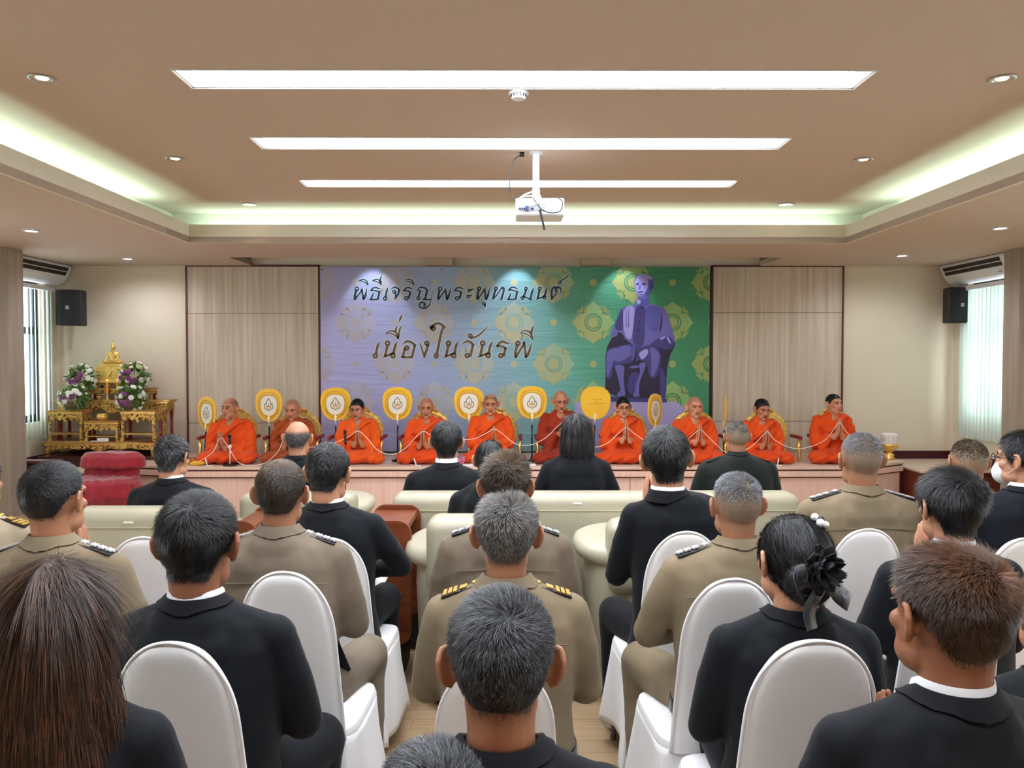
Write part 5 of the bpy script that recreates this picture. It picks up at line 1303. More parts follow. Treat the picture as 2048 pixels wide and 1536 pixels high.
# ------------------------------------------------------------------ white thread linking the monks' hands
def catmull(pts, k=5):
    out = []; n = len(pts)
    for i in range(n - 1):
        p0, p1, p2, p3 = pts[max(i - 1, 0)], pts[i], pts[i + 1], pts[min(i + 2, n - 1)]
        for j in range(k):
            s = j / k; out.append(0.5 * ((2 * p1) + (p2 - p0) * s + (2 * p0 - 5 * p1 + 4 * p2 - p3) * s * s + (3 * p1 - p0 - 3 * p2 + p3) * s ** 3))
    out.append(pts[-1]); return out
TH = [(393, 926), (425, 905), (441, 876), (460, 900), (477, 925), (500, 931), (530, 926), (556, 903), (573, 872), (600, 893), (632, 893), (670, 885), (700, 872), (716, 862), (733, 875), (755, 900), (783, 909), (810, 897), (843, 864), (862, 870), (895, 882), (920, 880), (950, 877), (975, 865), (988, 858), (1003, 866), (1030, 887), (1060, 890), (1092, 875), (1125, 845), (1140, 850), (1165, 885), (1190, 894), (1215, 886), (1243, 862), (1254, 856), (1270, 868), (1298, 887), (1330, 898), (1360, 892), (1385, 870), (1400, 860), (1415, 872), (1440, 896), (1456, 905), (1497, 897), (1528, 868), (1536, 864), (1550, 880), (1580, 895), (1610, 896), (1650, 880), (1672, 852), (1681, 847), (1697, 868), (1740, 893), (1768, 885)]
pts = [P(x, y, Y=YM - .40) for x, y in TH]
q = MB(); q.tube(catmull(pts), .0032, 6); o = q.build('sacred_thread', mat('white cotton thread', (244, 226, 214), .8), smooth=True)
tag(o, 'long white cotton thread strung through all the monks\' hands', 'thread')

# ------------------------------------------------------------------ microphones
def mic(px, py, d, base_z, lab, cabl):
    p = P(px, py, Y=d); t = thing('microphone_stand', (p.x, d, base_z), lab, 'microphone', 'microphones before the monks'); h = p.z - base_z
    q = MB(); q.ell((0, 0, h), (.019, .019, .022)); q.build('mic_head', mat('mic mesh', (24, 28, 34), .5, .5, bump=.002, bscale=300), t, smooth=True)
    q = MB(); q.tube([(0, 0, h - .015), (.004, .005, h - .12)], [.015, .010], 12); q.build('mic_body', M_black, t, smooth=True)
    q = MB(); q.tube([(.003, .005, h - .09), (.004, .006, h - .13)], .016, 10); q.build('clip', M_white if cabl else M_dark, t, smooth=True)
    q = MB(); q.tube([(.004, .006, h - .12), (0, 0, .01)], .006, 8); q.build('stand_pole', M_white if cabl else M_dark, t, smooth=True)
    q = MB(); q.lathe([(.075, 0), (.075, .012), (.02, .02), (.001, .02)]); q.build('stand_base', M_dark, t, smooth='auto')
mic(459, 873, 8.47, BZ, 'black microphone on a short stand before the first monk', True); mic(690, 864, 8.20, 0, 'black microphone on a floor stand before the third monk', False)

# ------------------------------------------------------------------ altar
M_carve = bpy.data.materials.new('carved gold on red'); M_carve.use_nodes = True; nt = M_carve.node_tree; b = nt.nodes['Principled BSDF']
tc = nt.nodes.new('ShaderNodeTexCoord'); vo = nt.nodes.new('ShaderNodeTexVoronoi'); vo.inputs['Scale'].default_value = 46; vo.feature = 'SMOOTH_F1'
nz = nt.nodes.new('ShaderNodeTexNoise'); nz.inputs['Scale'].default_value = 22; nz.inputs['Distortion'].default_value = 2.5
rp = nt.nodes.new('ShaderNodeValToRGB'); rp.color_ramp.elements[0].position = .40; rp.color_ramp.elements[1].position = .52
rp.color_ramp.elements[0].color = lin((112, 40, 14)); rp.color_ramp.elements[1].color = lin((224, 184, 98))
nt.links.new(tc.outputs['Object'], vo.inputs['Vector']); nt.links.new(tc.outputs['Object'], nz.inputs['Vector']); nt.links.new(nz.outputs['Fac'], rp.inputs[0]); nt.links.new(rp.outputs[0], b.inputs['Base Color'])
bp = nt.nodes.new('ShaderNodeBump'); bp.inputs['Distance'].default_value = .008; nt.links.new(nz.outputs['Fac'], bp.inputs['Height']); nt.links.new(bp.outputs[0], b.inputs['Normal'])
b.inputs['Metallic'].default_value = .55; b.inputs['Roughness'].default_value = .34
M_altred = mat('red lacquer', (134, 24, 22), .3); M_gold = mat('gold leaf', (238, 200, 116), .34, .7, rgb2=(226, 184, 96), nscale=20); M_gtop = mat('gilt table top', (212, 168, 98), .3, .5, rgb2=(150, 70, 36), nscale=3)
def altar_table(x0, x1, yt, yb_, Y, depth, lab, apron=.30, shelf=False, taper=False):
    a = P(x0, yt, Y=Y); c = P(x1, yt, Y=Y); zb_ = P(x0, yb_, Y=Y).z; W = (c.x - a.x) / 2; H_ = a.z - zb_
    t = thing('altar_table', ((a.x + c.x) / 2, Y, zb_), lab, 'altar table', 'carved red and gold altar tables')
    th_ = min(.03, H_ * .14)
    q = MB(); q.b2((-W, 0, H_ - th_ * .6), (W, depth, H_)); q.build('table_top', M_gtop, t, bevel=.003)
    q = MB(); q.b2((-W * .97, .008, H_ - th_ * 1.3), (W * .97, depth - .008, H_ - th_ * .6)); q.build('gilt_moulding', M_gold, t, bevel=.002)
    ap = H_ * apron; zt_ = H_ - th_ * 1.3; n = 48; lw = min(.035, W * .18)
    for (yy, dd, nm) in ((.012, .014, 'carved_apron'), (depth - .026, .014, 'carved_apron')):
        poly = [(-W * .95, zt_), (-W * .95, zt_ - ap * 1.25)]
        for k in range(n + 1):
            u = k / n * 2 - 1; x = u * (W * .95 - lw)
            z = zt_ - ap * (.45 + .40 * abs(math.cos(u * PI * 2.5)) ** .7 + .30 * math.exp(-(u / .16) ** 2) + .35 * max(0, (abs(u) - .85) / .15))
            poly.append((x, z))
        poly += [(W * .95, zt_ - ap * 1.25), (W * .95, zt_)]
        q = MB(); q.prism(poly, yy, yy + dd); q.build(nm, M_carve, t, bevel=.002)
    for s in (-1, 1):
        q = MB(); q.prism([(.02, zt_), (.02, zt_ - ap), (depth * .3, zt_ - ap * .6), (depth * .5, zt_ - ap), (depth * .7, zt_ - ap * .6), (depth - .02, zt_ - ap), (depth - .02, zt_)], s * W * .93 - .006, s * W * .93 + .006, 'yz'); q.build('side_apron', M_carve, t)
        for yy in (.02, depth - .04):
            q = MB(); x = s * (W * .93 - lw * .4)
            prof = [(zt_, 1.15), (zt_ * .8, .95), (zt_ * .45, .72), (zt_ * .2, .85), (zt_ * .06, 1.25), (0, 1.1)]
            vs = []; 
            for z, k in prof:
                h = lw * .5 * k; xo = s * (lw * .25 if z < zt_ * .1 else 0); vs += [(x - h + xo, yy - .004, z), (x + h + xo, yy - .004, z), (x + h + xo, yy + .026, z), (x - h + xo, yy + .026, z)]
            fs = [(i * 4 + j, i * 4 + (j + 1) % 4, (i + 1) * 4 + (j + 1) % 4, (i + 1) * 4 + j) for i in range(len(prof) - 1) for j in range(4)] + [(3, 2, 1, 0), (20, 21, 22, 23)]
            q.add(vs, fs); q.build('leg', M_carve if yy < .03 else M_altred, t)
    if shelf:
        q = MB(); q.b2((-W * .93, .015, H_ * .22), (W * .93, depth - .015, H_ * .27)); q.build('shelf', M_gtop, t)
    return t
zpl = P(90, 913, Y=9.0).z
struct(MB().b2((P(78, 900, Y=9).x, 8.96, SZ), (P(322, 900, Y=9).x, YB - .01, zpl)).build('floor_altar_plinth', mat('dark plinth board', (62, 26, 22), .5)))
altar_table(82, 313, 884, 913, 9.0, .62, 'long low carved gold altar table at the bottom of the altar', apron=.42)
altar_table(108, 338, 800, 884, 9.36, .24, 'wide tall carved gold altar table behind the small ones', apron=.22)
altar_table(93, 164, 821, 883.5, 9.08, .24, 'small carved gold altar table at the left, under the lower left flowers', apron=.26, shelf=True)
altar_table(238, 310, 821, 883.5, 9.08, .24, 'small carved gold altar table at the right, under the lower right flowers', apron=.26, shelf=True)
altar_table(166, 236, 842, 883.5, 9.06, .22, 'lowest small carved gold altar table in the middle', apron=.34, shelf=True)
altar_table(170, 304, 776, 800, 9.42, .18, 'upper altar table carrying the upper flower bowls', apron=.4)
altar_table(190, 247, 765, 776, 9.45, .14, 'topmost little altar stand under the golden statue', apron=.4)
# golden Buddha statue
p = P(227, 765, Y=9.50); zt_ = P(227, 677, Y=9.50).z; hB = zt_ - p.z
t = thing('buddha_statue', p, 'small golden seated Buddha statue on a stepped gold base', 'statue'); K = hB / .52
def Sx(v): return v * K
q = MB()
for z0, z1, hw_ in ((0, .022, .170), (.022, .05, .150), (.05, .066, .160), (.066, .09, .140), (.09, .13, .150), (.13, .155, .172), (.155, .17, .160), (.17, .195, .138), (.195, .215, .145), (.215, .226, .125)):
    q.b2((-Sx(hw_), -Sx(hw_ * .62), Sx(z0)), (Sx(hw_), Sx(hw_ * .62), Sx(z1)))
q.build('stepped_base', M_gold, t, bevel=.003)
q = MB(); q.prism([(Sx(-.02), Sx(.19)), (Sx(.02), Sx(.19)), (Sx(.03), Sx(.12)), (0, Sx(.07)), (Sx(-.03), Sx(.12))], Sx(-.105), Sx(-.085)); q.build('base_crest', M_gold, t, bevel=.003)
q = MB(); q.ell((0, 0, Sx(.243)), (Sx(.105), Sx(.062), Sx(.022))); 
for s in (-1, 1):
    q.ell((s * Sx(.085), -Sx(.01), Sx(.244)), (Sx(.034), Sx(.045), Sx(.018)))
    q.chain([(s * Sx(.052), 0, Sx(.348)), (s * Sx(.066), -Sx(.01), Sx(.298)), (s * Sx(.052) if s > 0 else -Sx(.072), -Sx(.05), Sx(.258))], [Sx(.017), Sx(.013), Sx(.010)], 8)
q.loft([(Sx(.235), Sx(.045), Sx(.034), 0, 0), (Sx(.28), Sx(.040), Sx(.030), 0, 0), (Sx(.33), Sx(.056), Sx(.034), 0, 0), (Sx(.36), Sx(.055), Sx(.028), 0, 0), (Sx(.375), Sx(.02), Sx(.018), 0, 0)], seg=16)
q.cap((0, 0, Sx(.36)), (0, 0, Sx(.39)), Sx(.014)); q.ell((0, -Sx(.002), Sx(.412)), (Sx(.026), Sx(.026), Sx(.034))); q.ell((0, 0, Sx(.452)), (Sx(.015), Sx(.015), Sx(.016)))
q.chain([(0, 0, Sx(.455)), (0, 0, Sx(.48)), (0, 0, Sx(.515))], [Sx(.010), Sx(.006), Sx(.0025)], 8)
for s in (-1, 1): q.ell((s * Sx(.027), 0, Sx(.405)), (Sx(.004), Sx(.006), Sx(.018)))
q.ell((0, -Sx(.027), Sx(.408)), (Sx(.004), Sx(.006), Sx(.009)))
V, Q = blob(q, .0045 * K, 1); link('figure', npmesh('figure', V, Q, M_gold), t)
# flowers
M_pet = {'white': mat('white petals', (236, 236, 226), .7), 'purple': mat('purple petals', (128, 62, 124), .7), 'green': mat('pale green petals', (188, 204, 140), .7)}
M_leaf = mat('leaf green', (62, 100, 44), .6, rgb2=(100, 136, 52), nscale=20)
def blossom_mesh():
    q = MB(); q.ell((0, 0, 0), (.45, .45, .42), seg=10, rings=8)
    for ring_, (c_, r, tilt) in enumerate(((5, .42, 65), (7, .68, 42), (8, .9, 18))):
        for k in range(c_):
            a = 2 * PI * k / c_ + ring_; R = Matrix.Rotation(a, 3, 'Z') @ Matrix.Rotation(-A(tilt), 3, 'Y')
            q.ell(R @ Vector((r * .62, 0, 0)), (r * .50, .34, .10), R, seg=8, rings=5)
    return q
BL = {k: blossom_mesh().mesh('blossom') for k in M_pet}
for k in BL: BL[k].materials.append(M_pet[k]); BL[k].shade_smooth()
def bouquet(px, py, Y, rpx, lab, seed, zbase_px, vase=True):
    c = P(px, py, Y=Y); R0 = rpx * Y / F; t = thing('flower_arrangement', c, lab, 'flowers', 'white and purple flower arrangements on the altar'); rg = random.Random(seed)
    q = MB()
    for k in range(230):
        d = Vector((rg.gauss(0, 1), rg.gauss(0, .7), rg.gauss(0, .9))).normalized(); r = R0 * rg.uniform(.35, .84); pt = d * r; l = R0 * rg.uniform(.22, .42); sd = d.orthogonal().normalized() * l * .22; up_ = Vector((0, 0, -.15 * l))
        q.add([pt - d * l * .3, pt + sd + d * l * .2, pt + d * l * .8 + up_, pt - sd + d * l * .2], [(0, 1, 2, 3)])
    q.build('foliage', M_leaf, t)
    for k in range(32):
        d = Vector((rg.gauss(0, 1), -abs(rg.gauss(0, .8)), rg.gauss(.1, .8))).normalized(); kind = 'purple' if k % 4 == 0 else ('green' if k % 7 == 3 else 'white'); s = R0 * (rg.uniform(.15, .21) if k < 22 else .10)
        if k % 4 == 0: d = Vector((rg.uniform(-.5, .5), -1, rg.uniform(-.5, .4))).normalized(); s = R0 * .18
        b_ = bpy.data.objects.new('blossom', BL[kind]); COL.objects.link(b_); b_.parent = t; b_.location = d * R0 * rg.uniform(.82, .98); b_.scale = (s, s, s); b_.rotation_euler = d.to_track_quat('Z', 'Y').to_euler()
    zb_ = P(px, zbase_px, Y=Y).z - c.z
    q = MB(); q.lathe([(R0 * .45, zb_ * .45), (R0 * .5, zb_ * .6), (R0 * .3, zb_ * .9), (R0 * .35, zb_)][::-1], seg=20); q.build('bowl', mat('flower bowl', (120, 96, 84), .4), t, smooth='auto')
bouquet(163, 756, 9.36, 31, 'white and purple flowers, upper left of the altar', 3, 800)
bouquet(268, 752, 9.36, 33, 'white and purple flowers, upper right of the altar', 4, 800)
bouquet(149, 795, 9.16, 30, 'white and purple flowers, lower left of the altar', 5, 821)
bouquet(262, 796, 9.16, 31, 'white and purple flowers, lower right of the altar', 6, 821)
M_wax = mat('orange candle wax', (236, 160, 60), .5); M_flame = mat('candle flame', (255, 190, 90), .5, emit=(255, 150, 60), estr=6)
for px, nm in ((206, 'left'), (227, 'right')):
    p = P(px, 799, Y=9.30); t = thing('candle', (p.x, 9.40, P(px, 800, Y=9.36).z), nm + ' orange candle burning in a gold candlestick on the altar', 'candle', 'candles on the altar')
    q = MB(); q.lathe([(.028, 0), (.028, .01), (.010, .02), (.014, .05), (.008, .07), (.018, .085), (.001, .085)]); q.build('candlestick', M_gold, t, smooth=True)
    q = MB(); q.tube([(0, 0, .08), (0, 0, .215)], .017, 12); q.build('wax', M_wax, t, smooth='auto')
    q = MB(); q.ell((0, 0, .235), (.005, .005, .014), seg=8); q.build('flame', M_flame, t, smooth=True)
p = P(203, 842, Y=9.12); t = thing('brass_bowl', (p.x, 9.14, p.z), 'shiny brass bowl on the lowest small altar table', 'bowl')
q = MB(); q.lathe([(.03, 0), (.05, .012), (.065, .04), (.06, .07), (.05, .075), (.064, .085), (.058, .085), (.045, .072), (.001, .03)], seg=28); q.build('bowl', M_gold, t, smooth=True)
p = P(203, 798, Y=9.38); t = thing('incense_pot', (p.x - .03, 9.385, P(203, 800, Y=9.36).z), 'little red and gold incense pot beside the left candle', 'incense pot')
q = MB(); q.lathe([(.02, 0), (.012, .015), (.03, .03), (.032, .05), (.001, .05)], seg=16); q.build('pot', M_gold, t, smooth=True); q = MB(); q.lathe([(.033, .048), (.03, .06), (.001, .062)], seg=16); q.build('rim', M_altred, t, smooth=True)
p = P(200, 884, Y=9.02); t = thing('white_tray', (p.x, 9.01, P(200, 884, Y=9.0).z), 'small white box and paper lying on the low altar table', 'box')
q = MB(); q.box((.03, .02, .02), (.13, .03, .04)); q.build('box', M_white, t, bevel=.008); q = MB(); q.box((-.07, .02, .006), (.09, .03, .01)); q.build('paper', M_white, t)
# dark carved little table in front of the stage, left
p0, p1 = P(35, 920, Y=8.48), P(118, 920, Y=8.48); t = thing('carved_table', ((p0.x + p1.x) / 2, 8.40, .215), 'small dark carved wooden table on the step, left of the red draped chair', 'table')
W = (p1.x - p0.x) / 2; hh = p0.z - .215; q = MB(); q.b2((-W, 0, hh - .03), (W, .17, hh)); q.build('table_top', M_redwood, t, bevel=.004)
q = MB(); q.b2((-W * .94, .01, hh - .13), (W * .94, .16, hh - .03)); q.build('drawer_case', mat('dark carved wood', (54, 26, 20), .5, bump=.006, bscale=60), t)
for s in (-1, 1):
    for y in (.03, .14): q = MB(); q.tube([(s * W * .88, y, hh - .12), (s * W * .80, y, .12), (s * W * .92, y, 0)], [.03, .022, .028], 8); q.build('leg', M_redwood, t, smooth=True)
# red draped chair
M_redcloth = mat('crimson cloth', (156, 18, 40), .8, rgb2=(136, 12, 32), sheen=.3)
c0, c1 = P(130, 910, Y=7.9), P(262, 910, Y=7.9); W = (c1.x - c0.x) / 2; t = thing('draped_chair', ((c0.x + c1.x) / 2, 7.9, 0), 'chair draped all over in crimson cloth, left of the stage bench', 'chair')
q = MB(); zt_ = c0.z
q.loft([(.30, W * .82, .10, 0, .28), (zt_ - .16, W * .80, .10, 0, .28), (zt_ - .155, W * .96, .16, .02, .26), (zt_ - .05, W * .97, .15, .02, .26), (zt_, W * .80, .10, .0, .28)], seg=36, n=2.6)
q.loft([(.10, W * .75, .20, .04, .08), (.28, W * 1.0, .30, .06, .06), (.40, W * .95, .28, .05, .06), (.44, W * .8, .24, .04, .08)], seg=36, n=2.4)
V, Q = blob(q, .014, 3); N = normals(V, Q); V = V + N * (.010 * np.abs(np.sin(V[:, 0] * 38 + 2 * wav(V, 6, 3))) * sstep(zt_, zt_ - .2, V[:, 2]))[:, None] + N * (.01 * wav(V, 14, 8))[:, None]
link('crimson_drape', npmesh('crimson_drape', V, Q, M_redcloth), t)
for sx_ in (-1, 1):
    for sy_ in (-.12, .3): q = MB(); q.tube([(sx_ * W * .6, sy_, .25), (sx_ * W * .6, sy_, 0)], .02, 8); q.build('leg', M_redwood, t)
# footed gold bowl with a ball of white thread, right end of bench
p = P(1778, 918, Z=BZ); t = thing('pedestal_bowl', p, 'golden footed bowl holding a thick roll of white thread, right end of the bench', 'bowl')
k = p.y / F; q = MB(); q.lathe([(r * k, z * k) for r, z in ((12, 0), (12, 2), (9, 5), (10, 9), (5, 12), (5, 14), (9, 17), (14, 20), (17, 27), (18.5, 31), (17, 31), (14, 24), (.1, 18))], seg=32); q.build('footed_bowl', M_gold, t, smooth=True)
q = MB(); q.lathe([(r * k, z * k) for r, z in ((.1, 26), (13, 27), (15.5, 29), (16, 33), (15.4, 36), (16.2, 40), (15.6, 44), (16, 48), (14, 51.5), (.1, 53))], seg=32); q.build('thread_roll', mat('cotton roll', (236, 230, 226), .8, bump=.004, bscale=120, bstretch=(1, 1, 6)), t, smooth=True)
# bowl and yellow cloth, left end
p = P(384, 925, Y=8.52); t = thing('alms_bowl', (p.x, 8.55, BZ), 'small brown bowl with yellow cloth beside the first monk', 'bowl')
q = MB(); q.lathe([(.03, 0), (.05, .02), (.058, .05), (.05, .075), (.044, .075), (.001, .03)], (-.02, .03, 0)); q.build('bowl', mat('amber bowl', (150, 90, 34), .35, .3), t, smooth=True)
q = MB(); q.ell((.06, -.03, .02), (.09, .05, .028)); V, Q = blob(q, .008, 1); V += normals(V, Q) * (.006 * wav(V, 40, 2))[:, None]; V[:, 2] = np.maximum(V[:, 2], .001); link('yellow_cloth', npmesh('yellow_cloth', V, Q, mat('yellow cloth', (226, 168, 40), .8)), t)
# orchids lying on the bench
for (px, col, lab) in ((924, (214, 110, 150), 'small pink garland on the bench left of the tall monk'), (1046, (150, 30, 110), 'purple orchid bunch with white paper on the bench')):
    p = P(px, 920, Y=8.50); t = thing('orchid_bunch', (p.x, 8.50, BZ), lab, 'flowers', 'little flower bunches on the bench'); rg = random.Random(px)
    mm = mat('orchid %d' % px, col, .6); me = BL['white'].copy(); me.materials.clear(); me.materials.append(mm)
    for k_ in range(7):
        b_ = bpy.data.objects.new('blossom', me); COL.objects.link(b_); b_.parent = t; s = .022; b_.scale = (s, s, s); b_.location = (rg.uniform(-.04, .04), rg.uniform(-.02, .04), .02 + rg.uniform(0, .07)); b_.rotation_euler = (rg.uniform(0, 2), rg.uniform(0, 2), 0)
    q = MB(); q.b2((.01, -.03, 0), (.14, .04, .012)); q.build('paper', M_white, t)
# white candle sticks lying ready before some monks
for (px, py, lab) in ((415, 926, 'short white taper leaning before the first monk'), (833, 926, 'short white taper leaning before the fourth monk'), (1555, 922, 'short white taper leaning before the second monk from the right')):
    p = P(px, 931, Y=8.42); q = MB(); q.tube([(p.x, 8.42, BZ + .004), (p.x - .03 if px < 1500 else p.x + .02, 8.44, BZ + .085)], .006, 8); q.tube([(p.x - .02, 8.42, BZ + .006), (p.x + .05, 8.42, BZ + .006)], .006, 8); o = q.build('white_taper', M_white, smooth=True); tag(o, lab, 'candle', 'white tapers before the monks')
# ================================================================== BANNER
YBn = 9.64
def bp2(px, py, dy=0.0):
    p = P(px, py, Y=YBn - dy); return p
bn = thing('banner', (0, 0, 0), 'large printed banner with Thai lettering and a seated statue picture, violet to green', 'banner')
mb_ = bpy.data.materials.new('banner print'); mb_.use_nodes = True; nt = mb_.node_tree; b = nt.nodes['Principled BSDF']; b.inputs['Roughness'].default_value = .55
tc = nt.nodes.new('ShaderNodeTexCoord'); sp = nt.nodes.new('ShaderNodeSeparateXYZ'); nt.links.new(tc.outputs['Object'], sp.inputs[0])
xl, xr = bp2(640, 700).x, bp2(1420, 700).x
mr = nt.nodes.new('ShaderNodeMapRange'); mr.inputs[1].default_value = xl; mr.inputs[2].default_value = xr; nt.links.new(sp.outputs['X'], mr.inputs[0])
zsl = nt.nodes.new('ShaderNodeMath'); zsl.operation = 'MULTIPLY_ADD'; zsl.inputs[1].default_value = .035; nt.links.new(sp.outputs['Z'], zsl.inputs[0]); nt.links.new(mr.outputs[0], zsl.inputs[2])
rp = nt.nodes.new('ShaderNodeValToRGB'); cr = rp.color_ramp
stops = [(0.0, (176, 170, 214)), (.22, (166, 170, 212)), (.40, (154, 178, 204)), (.55, (130, 182, 186)), (.68, (92, 164, 138)), (.82, (70, 150, 112)), (1.0, (60, 138, 96))]
cr.elements[0].position = 0.06; cr.elements[0].color = lin(stops[0][1]); cr.elements[1].position = 1.0; cr.elements[1].color = lin(stops[-1][1])
for s_, c_ in stops[1:-1]: e_ = cr.elements.new(s_ + .05); e_.color = lin(c_)
nt.links.new(zsl.outputs[0], rp.inputs[0]); nt.links.new(rp.outputs[0], b.inputs['Base Color'])
mp = nt.nodes.new('ShaderNodeMapping'); mp.inputs['Scale'].default_value = (.5, 1, 5); nz = nt.nodes.new('ShaderNodeTexNoise'); nz.inputs['Scale'].default_value = 2.2; nz.inputs['Detail'].default_value = 4; nz.inputs['Distortion'].default_value = 1
nt.links.new(tc.outputs['Object'], mp.inputs[0]); nt.links.new(mp.outputs[0], nz.inputs['Vector']); bpn = nt.nodes.new('ShaderNodeBump'); bpn.inputs['Distance'].default_value = .012
nt.links.new(nz.outputs['Fac'], bpn.inputs['Height']); nt.links.new(bpn.outputs[0], b.inputs['Normal'])
a, c = bp2(640, 534), bp2(1420, 534); zlow = BZ + .02
q = MB(); q.b2((a.x, YBn, zlow), (c.x, YBn + .006, a.z)); q.build('fabric', mb_, bn)
# hanging frame strips at both sides
q = MB(); q.b2((c.x, YBn - .004, zlow), (c.x + .03, YBn + .03, a.z)); q.build('side_batten', M_black, bn)
def pm(name, rgb):
    m = mat(name, rgb, .55); return m
def gmat(name, cl, cr_):   # ornament ink that shifts with the print from left to right
    m = bpy.data.materials.new(name); m.use_nodes = True; nt = m.node_tree; b = nt.nodes['Principled BSDF']; b.inputs['Roughness'].default_value = .55
    tc = nt.nodes.new('ShaderNodeTexCoord'); sp = nt.nodes.new('ShaderNodeSeparateXYZ'); nt.links.new(tc.outputs['Object'], sp.inputs[0]); mr = nt.nodes.new('ShaderNodeMapRange')
    mr.inputs[1].default_value = xl; mr.inputs[2].default_value = xr; nt.links.new(sp.outputs['X'], mr.inputs[0]); r = nt.nodes.new('ShaderNodeValToRGB')
    r.color_ramp.elements[0].color = lin(cl[0]); r.color_ramp.elements[1].color = lin(cl[-1]); r.color_ramp.elements[0].position = .1; r.color_ramp.elements[1].position = .9
    for k in range(1, len(cl) - 1): e = r.color_ramp.elements.new(.1 + .8 * k / (len(cl) - 1)); e.color = lin(cl[k])
    nt.links.new(mr.outputs[0], r.inputs[0]); nt.links.new(r.outputs[0], b.inputs['Base Color']); return m
G1 = gmat('ornament petal ink', [(178, 172, 196), (180, 180, 192), (176, 190, 176), (146, 182, 124), (140, 176, 110)], 0)
G2 = gmat('ornament gold ink', [(176, 168, 176), (180, 176, 172), (190, 188, 150), (166, 172, 104), (150, 166, 96)], 0)
G3 = gmat('ornament ring ink', [(170, 176, 220), (172, 184, 214), (140, 186, 190), (70, 142, 100), (60, 130, 84)], 0)
kx = YBn / F
def place(polys, cx, cy, dy, m, name):
    pass
petals, petals2, rings = MB(), MB(), MB()
def petal_poly(ang, R0):
    pts = []
    prof = [(0, .30), (.12, .40), (.30, .43), (.5, .40), (.68, .28), (.84, .12), (1.0, 0)]
    L = [(u, w_) for u, w_ in prof]; out = [(u, w_) for u, w_ in L] + [(u, -w_) for u, w_ in L[::-1][1:]]
    ca, sa = math.cos(ang), math.sin(ang)
    return [((.30 + .70 * u) * R0 * ca - w_ * R0 * sa, (.30 + .70 * u) * R0 * sa + w_ * R0 * ca) for u, w_ in out]
R0 = 42.5 * kx
def inside(poly, x0, x1, z0, z1):
    # clip to the banner rectangle
    def clip(ps, f, inter):
        o = []
        for i in range(len(ps)):
            a_, b_ = ps[i], ps[(i + 1) % len(ps)]
            if f(a_): o.append(a_)
            if f(a_) != f(b_): o.append(inter(a_, b_))
        return o
    for ax, v, sg in ((0, x0, 1), (0, x1, -1), (1, z0, 1), (1, z1, -1)):
        f = lambda p: (p[ax] - v) * sg >= 0
        inter = lambda p, r: tuple(p[k] + (r[k] - p[k]) * ((v - p[ax]) / (r[ax] - p[ax])) for k in (0, 1))
        poly = clip(poly, f, inter)
        if not poly: return []
    return poly
def put(mbb, poly, cx, cz, y):
    ps = inside([(cx + a_, cz + b_) for a_, b_ in poly], a.x, c.x, zlow, a.z)
    if len(ps) >= 3: mbb.add([(x, y, z) for x, z in ps], [tuple(range(len(ps)))])
def disc(r, n=28): return [(r * math.cos(2 * PI * k / n), r * math.sin(2 * PI * k / n)) for k in range(n)]
def annulus(mbb, r0, r1, cx, cz, y, n=36):
    for k in range(n):
        t0, t1 = 2 * PI * k / n, 2 * PI * (k + 1) / n
        put(mbb, [(r0 * math.cos(t0), r0 * math.sin(t0)), (r1 * math.cos(t0), r1 * math.sin(t0)), (r1 * math.cos(t1), r1 * math.sin(t1)), (r0 * math.cos(t1), r0 * math.sin(t1))], cx, cz, y)
centres, dots = [], []
rows = [565, 645, 728, 804]
for ri, py in enumerate(rows):
    for k in range(-1, 12):
        px = 632 + 79.2 * k
        if 600 < px < 1460: (centres if (k + ri) % 2 == 0 else dots).append((px, py))
MS3 = [G1, G2, G3]
class _Sub:   # writes into one mesh with a chosen ink
    def __init__(s, mb2, k): s.m = mb2; s.k = k
    def add(s, V, Fc): s.m.cur = s.k; s.m.add(V, Fc)
for (px, py) in centres:
    one = MB(); petals, petals2, rings = _Sub(one, 0), _Sub(one, 1), _Sub(one, 2)
    p = bp2(px, py); cx, cz = p.x, p.z
    for k in range(4): put(petals if k in (0, 1) else petals2, petal_poly(k * PI / 2, R0), cx, cz, YBn - .0012)
    for k in range(4):   # curled corner sprays
        an = k * PI / 2 + PI / 4; ca, sa = math.cos(an), math.sin(an)
        for (r, t_, s_) in ((.80, .0, .075), (.74, .17, .055), (.74, -.17, .055), (.86, .13, .045), (.86, -.13, .045)):
            put(petals2, [(u + (r * ca - t_ * sa) * R0, v + (r * sa + t_ * ca) * R0) for u, v in disc(s_ * R0 * 1.2, 12)], cx, cz, YBn - .0012)
        for t_ in (-1, 1):
            sp_ = [(.45, .05 * t_), (.62, .10 * t_), (.82, .30 * t_), (.90, .36 * t_), (.70, .26 * t_), (.55, .20 * t_)]
            put(petals2, [((r * ca - q_ * sa) * R0, (r * sa + q_ * ca) * R0) for r, q_ in sp_], cx, cz, YBn - .0013)
    annulus(rings, .36 * R0, .42 * R0, cx, cz, YBn - .0020); annulus(rings, .25 * R0, .30 * R0, cx, cz, YBn - .0020)
    put(petals2, disc(.34 * R0), cx, cz, YBn - .0016)
    if one.v: one.build('printed_flower', MS3, bn)
for (px, py) in dots:
    p = bp2(px, py); one = MB(); put(one, disc(7 * kx, 20), p.x, p.z, YBn - .0012)
    if one.v: one.build('printed_dot', G2, bn)

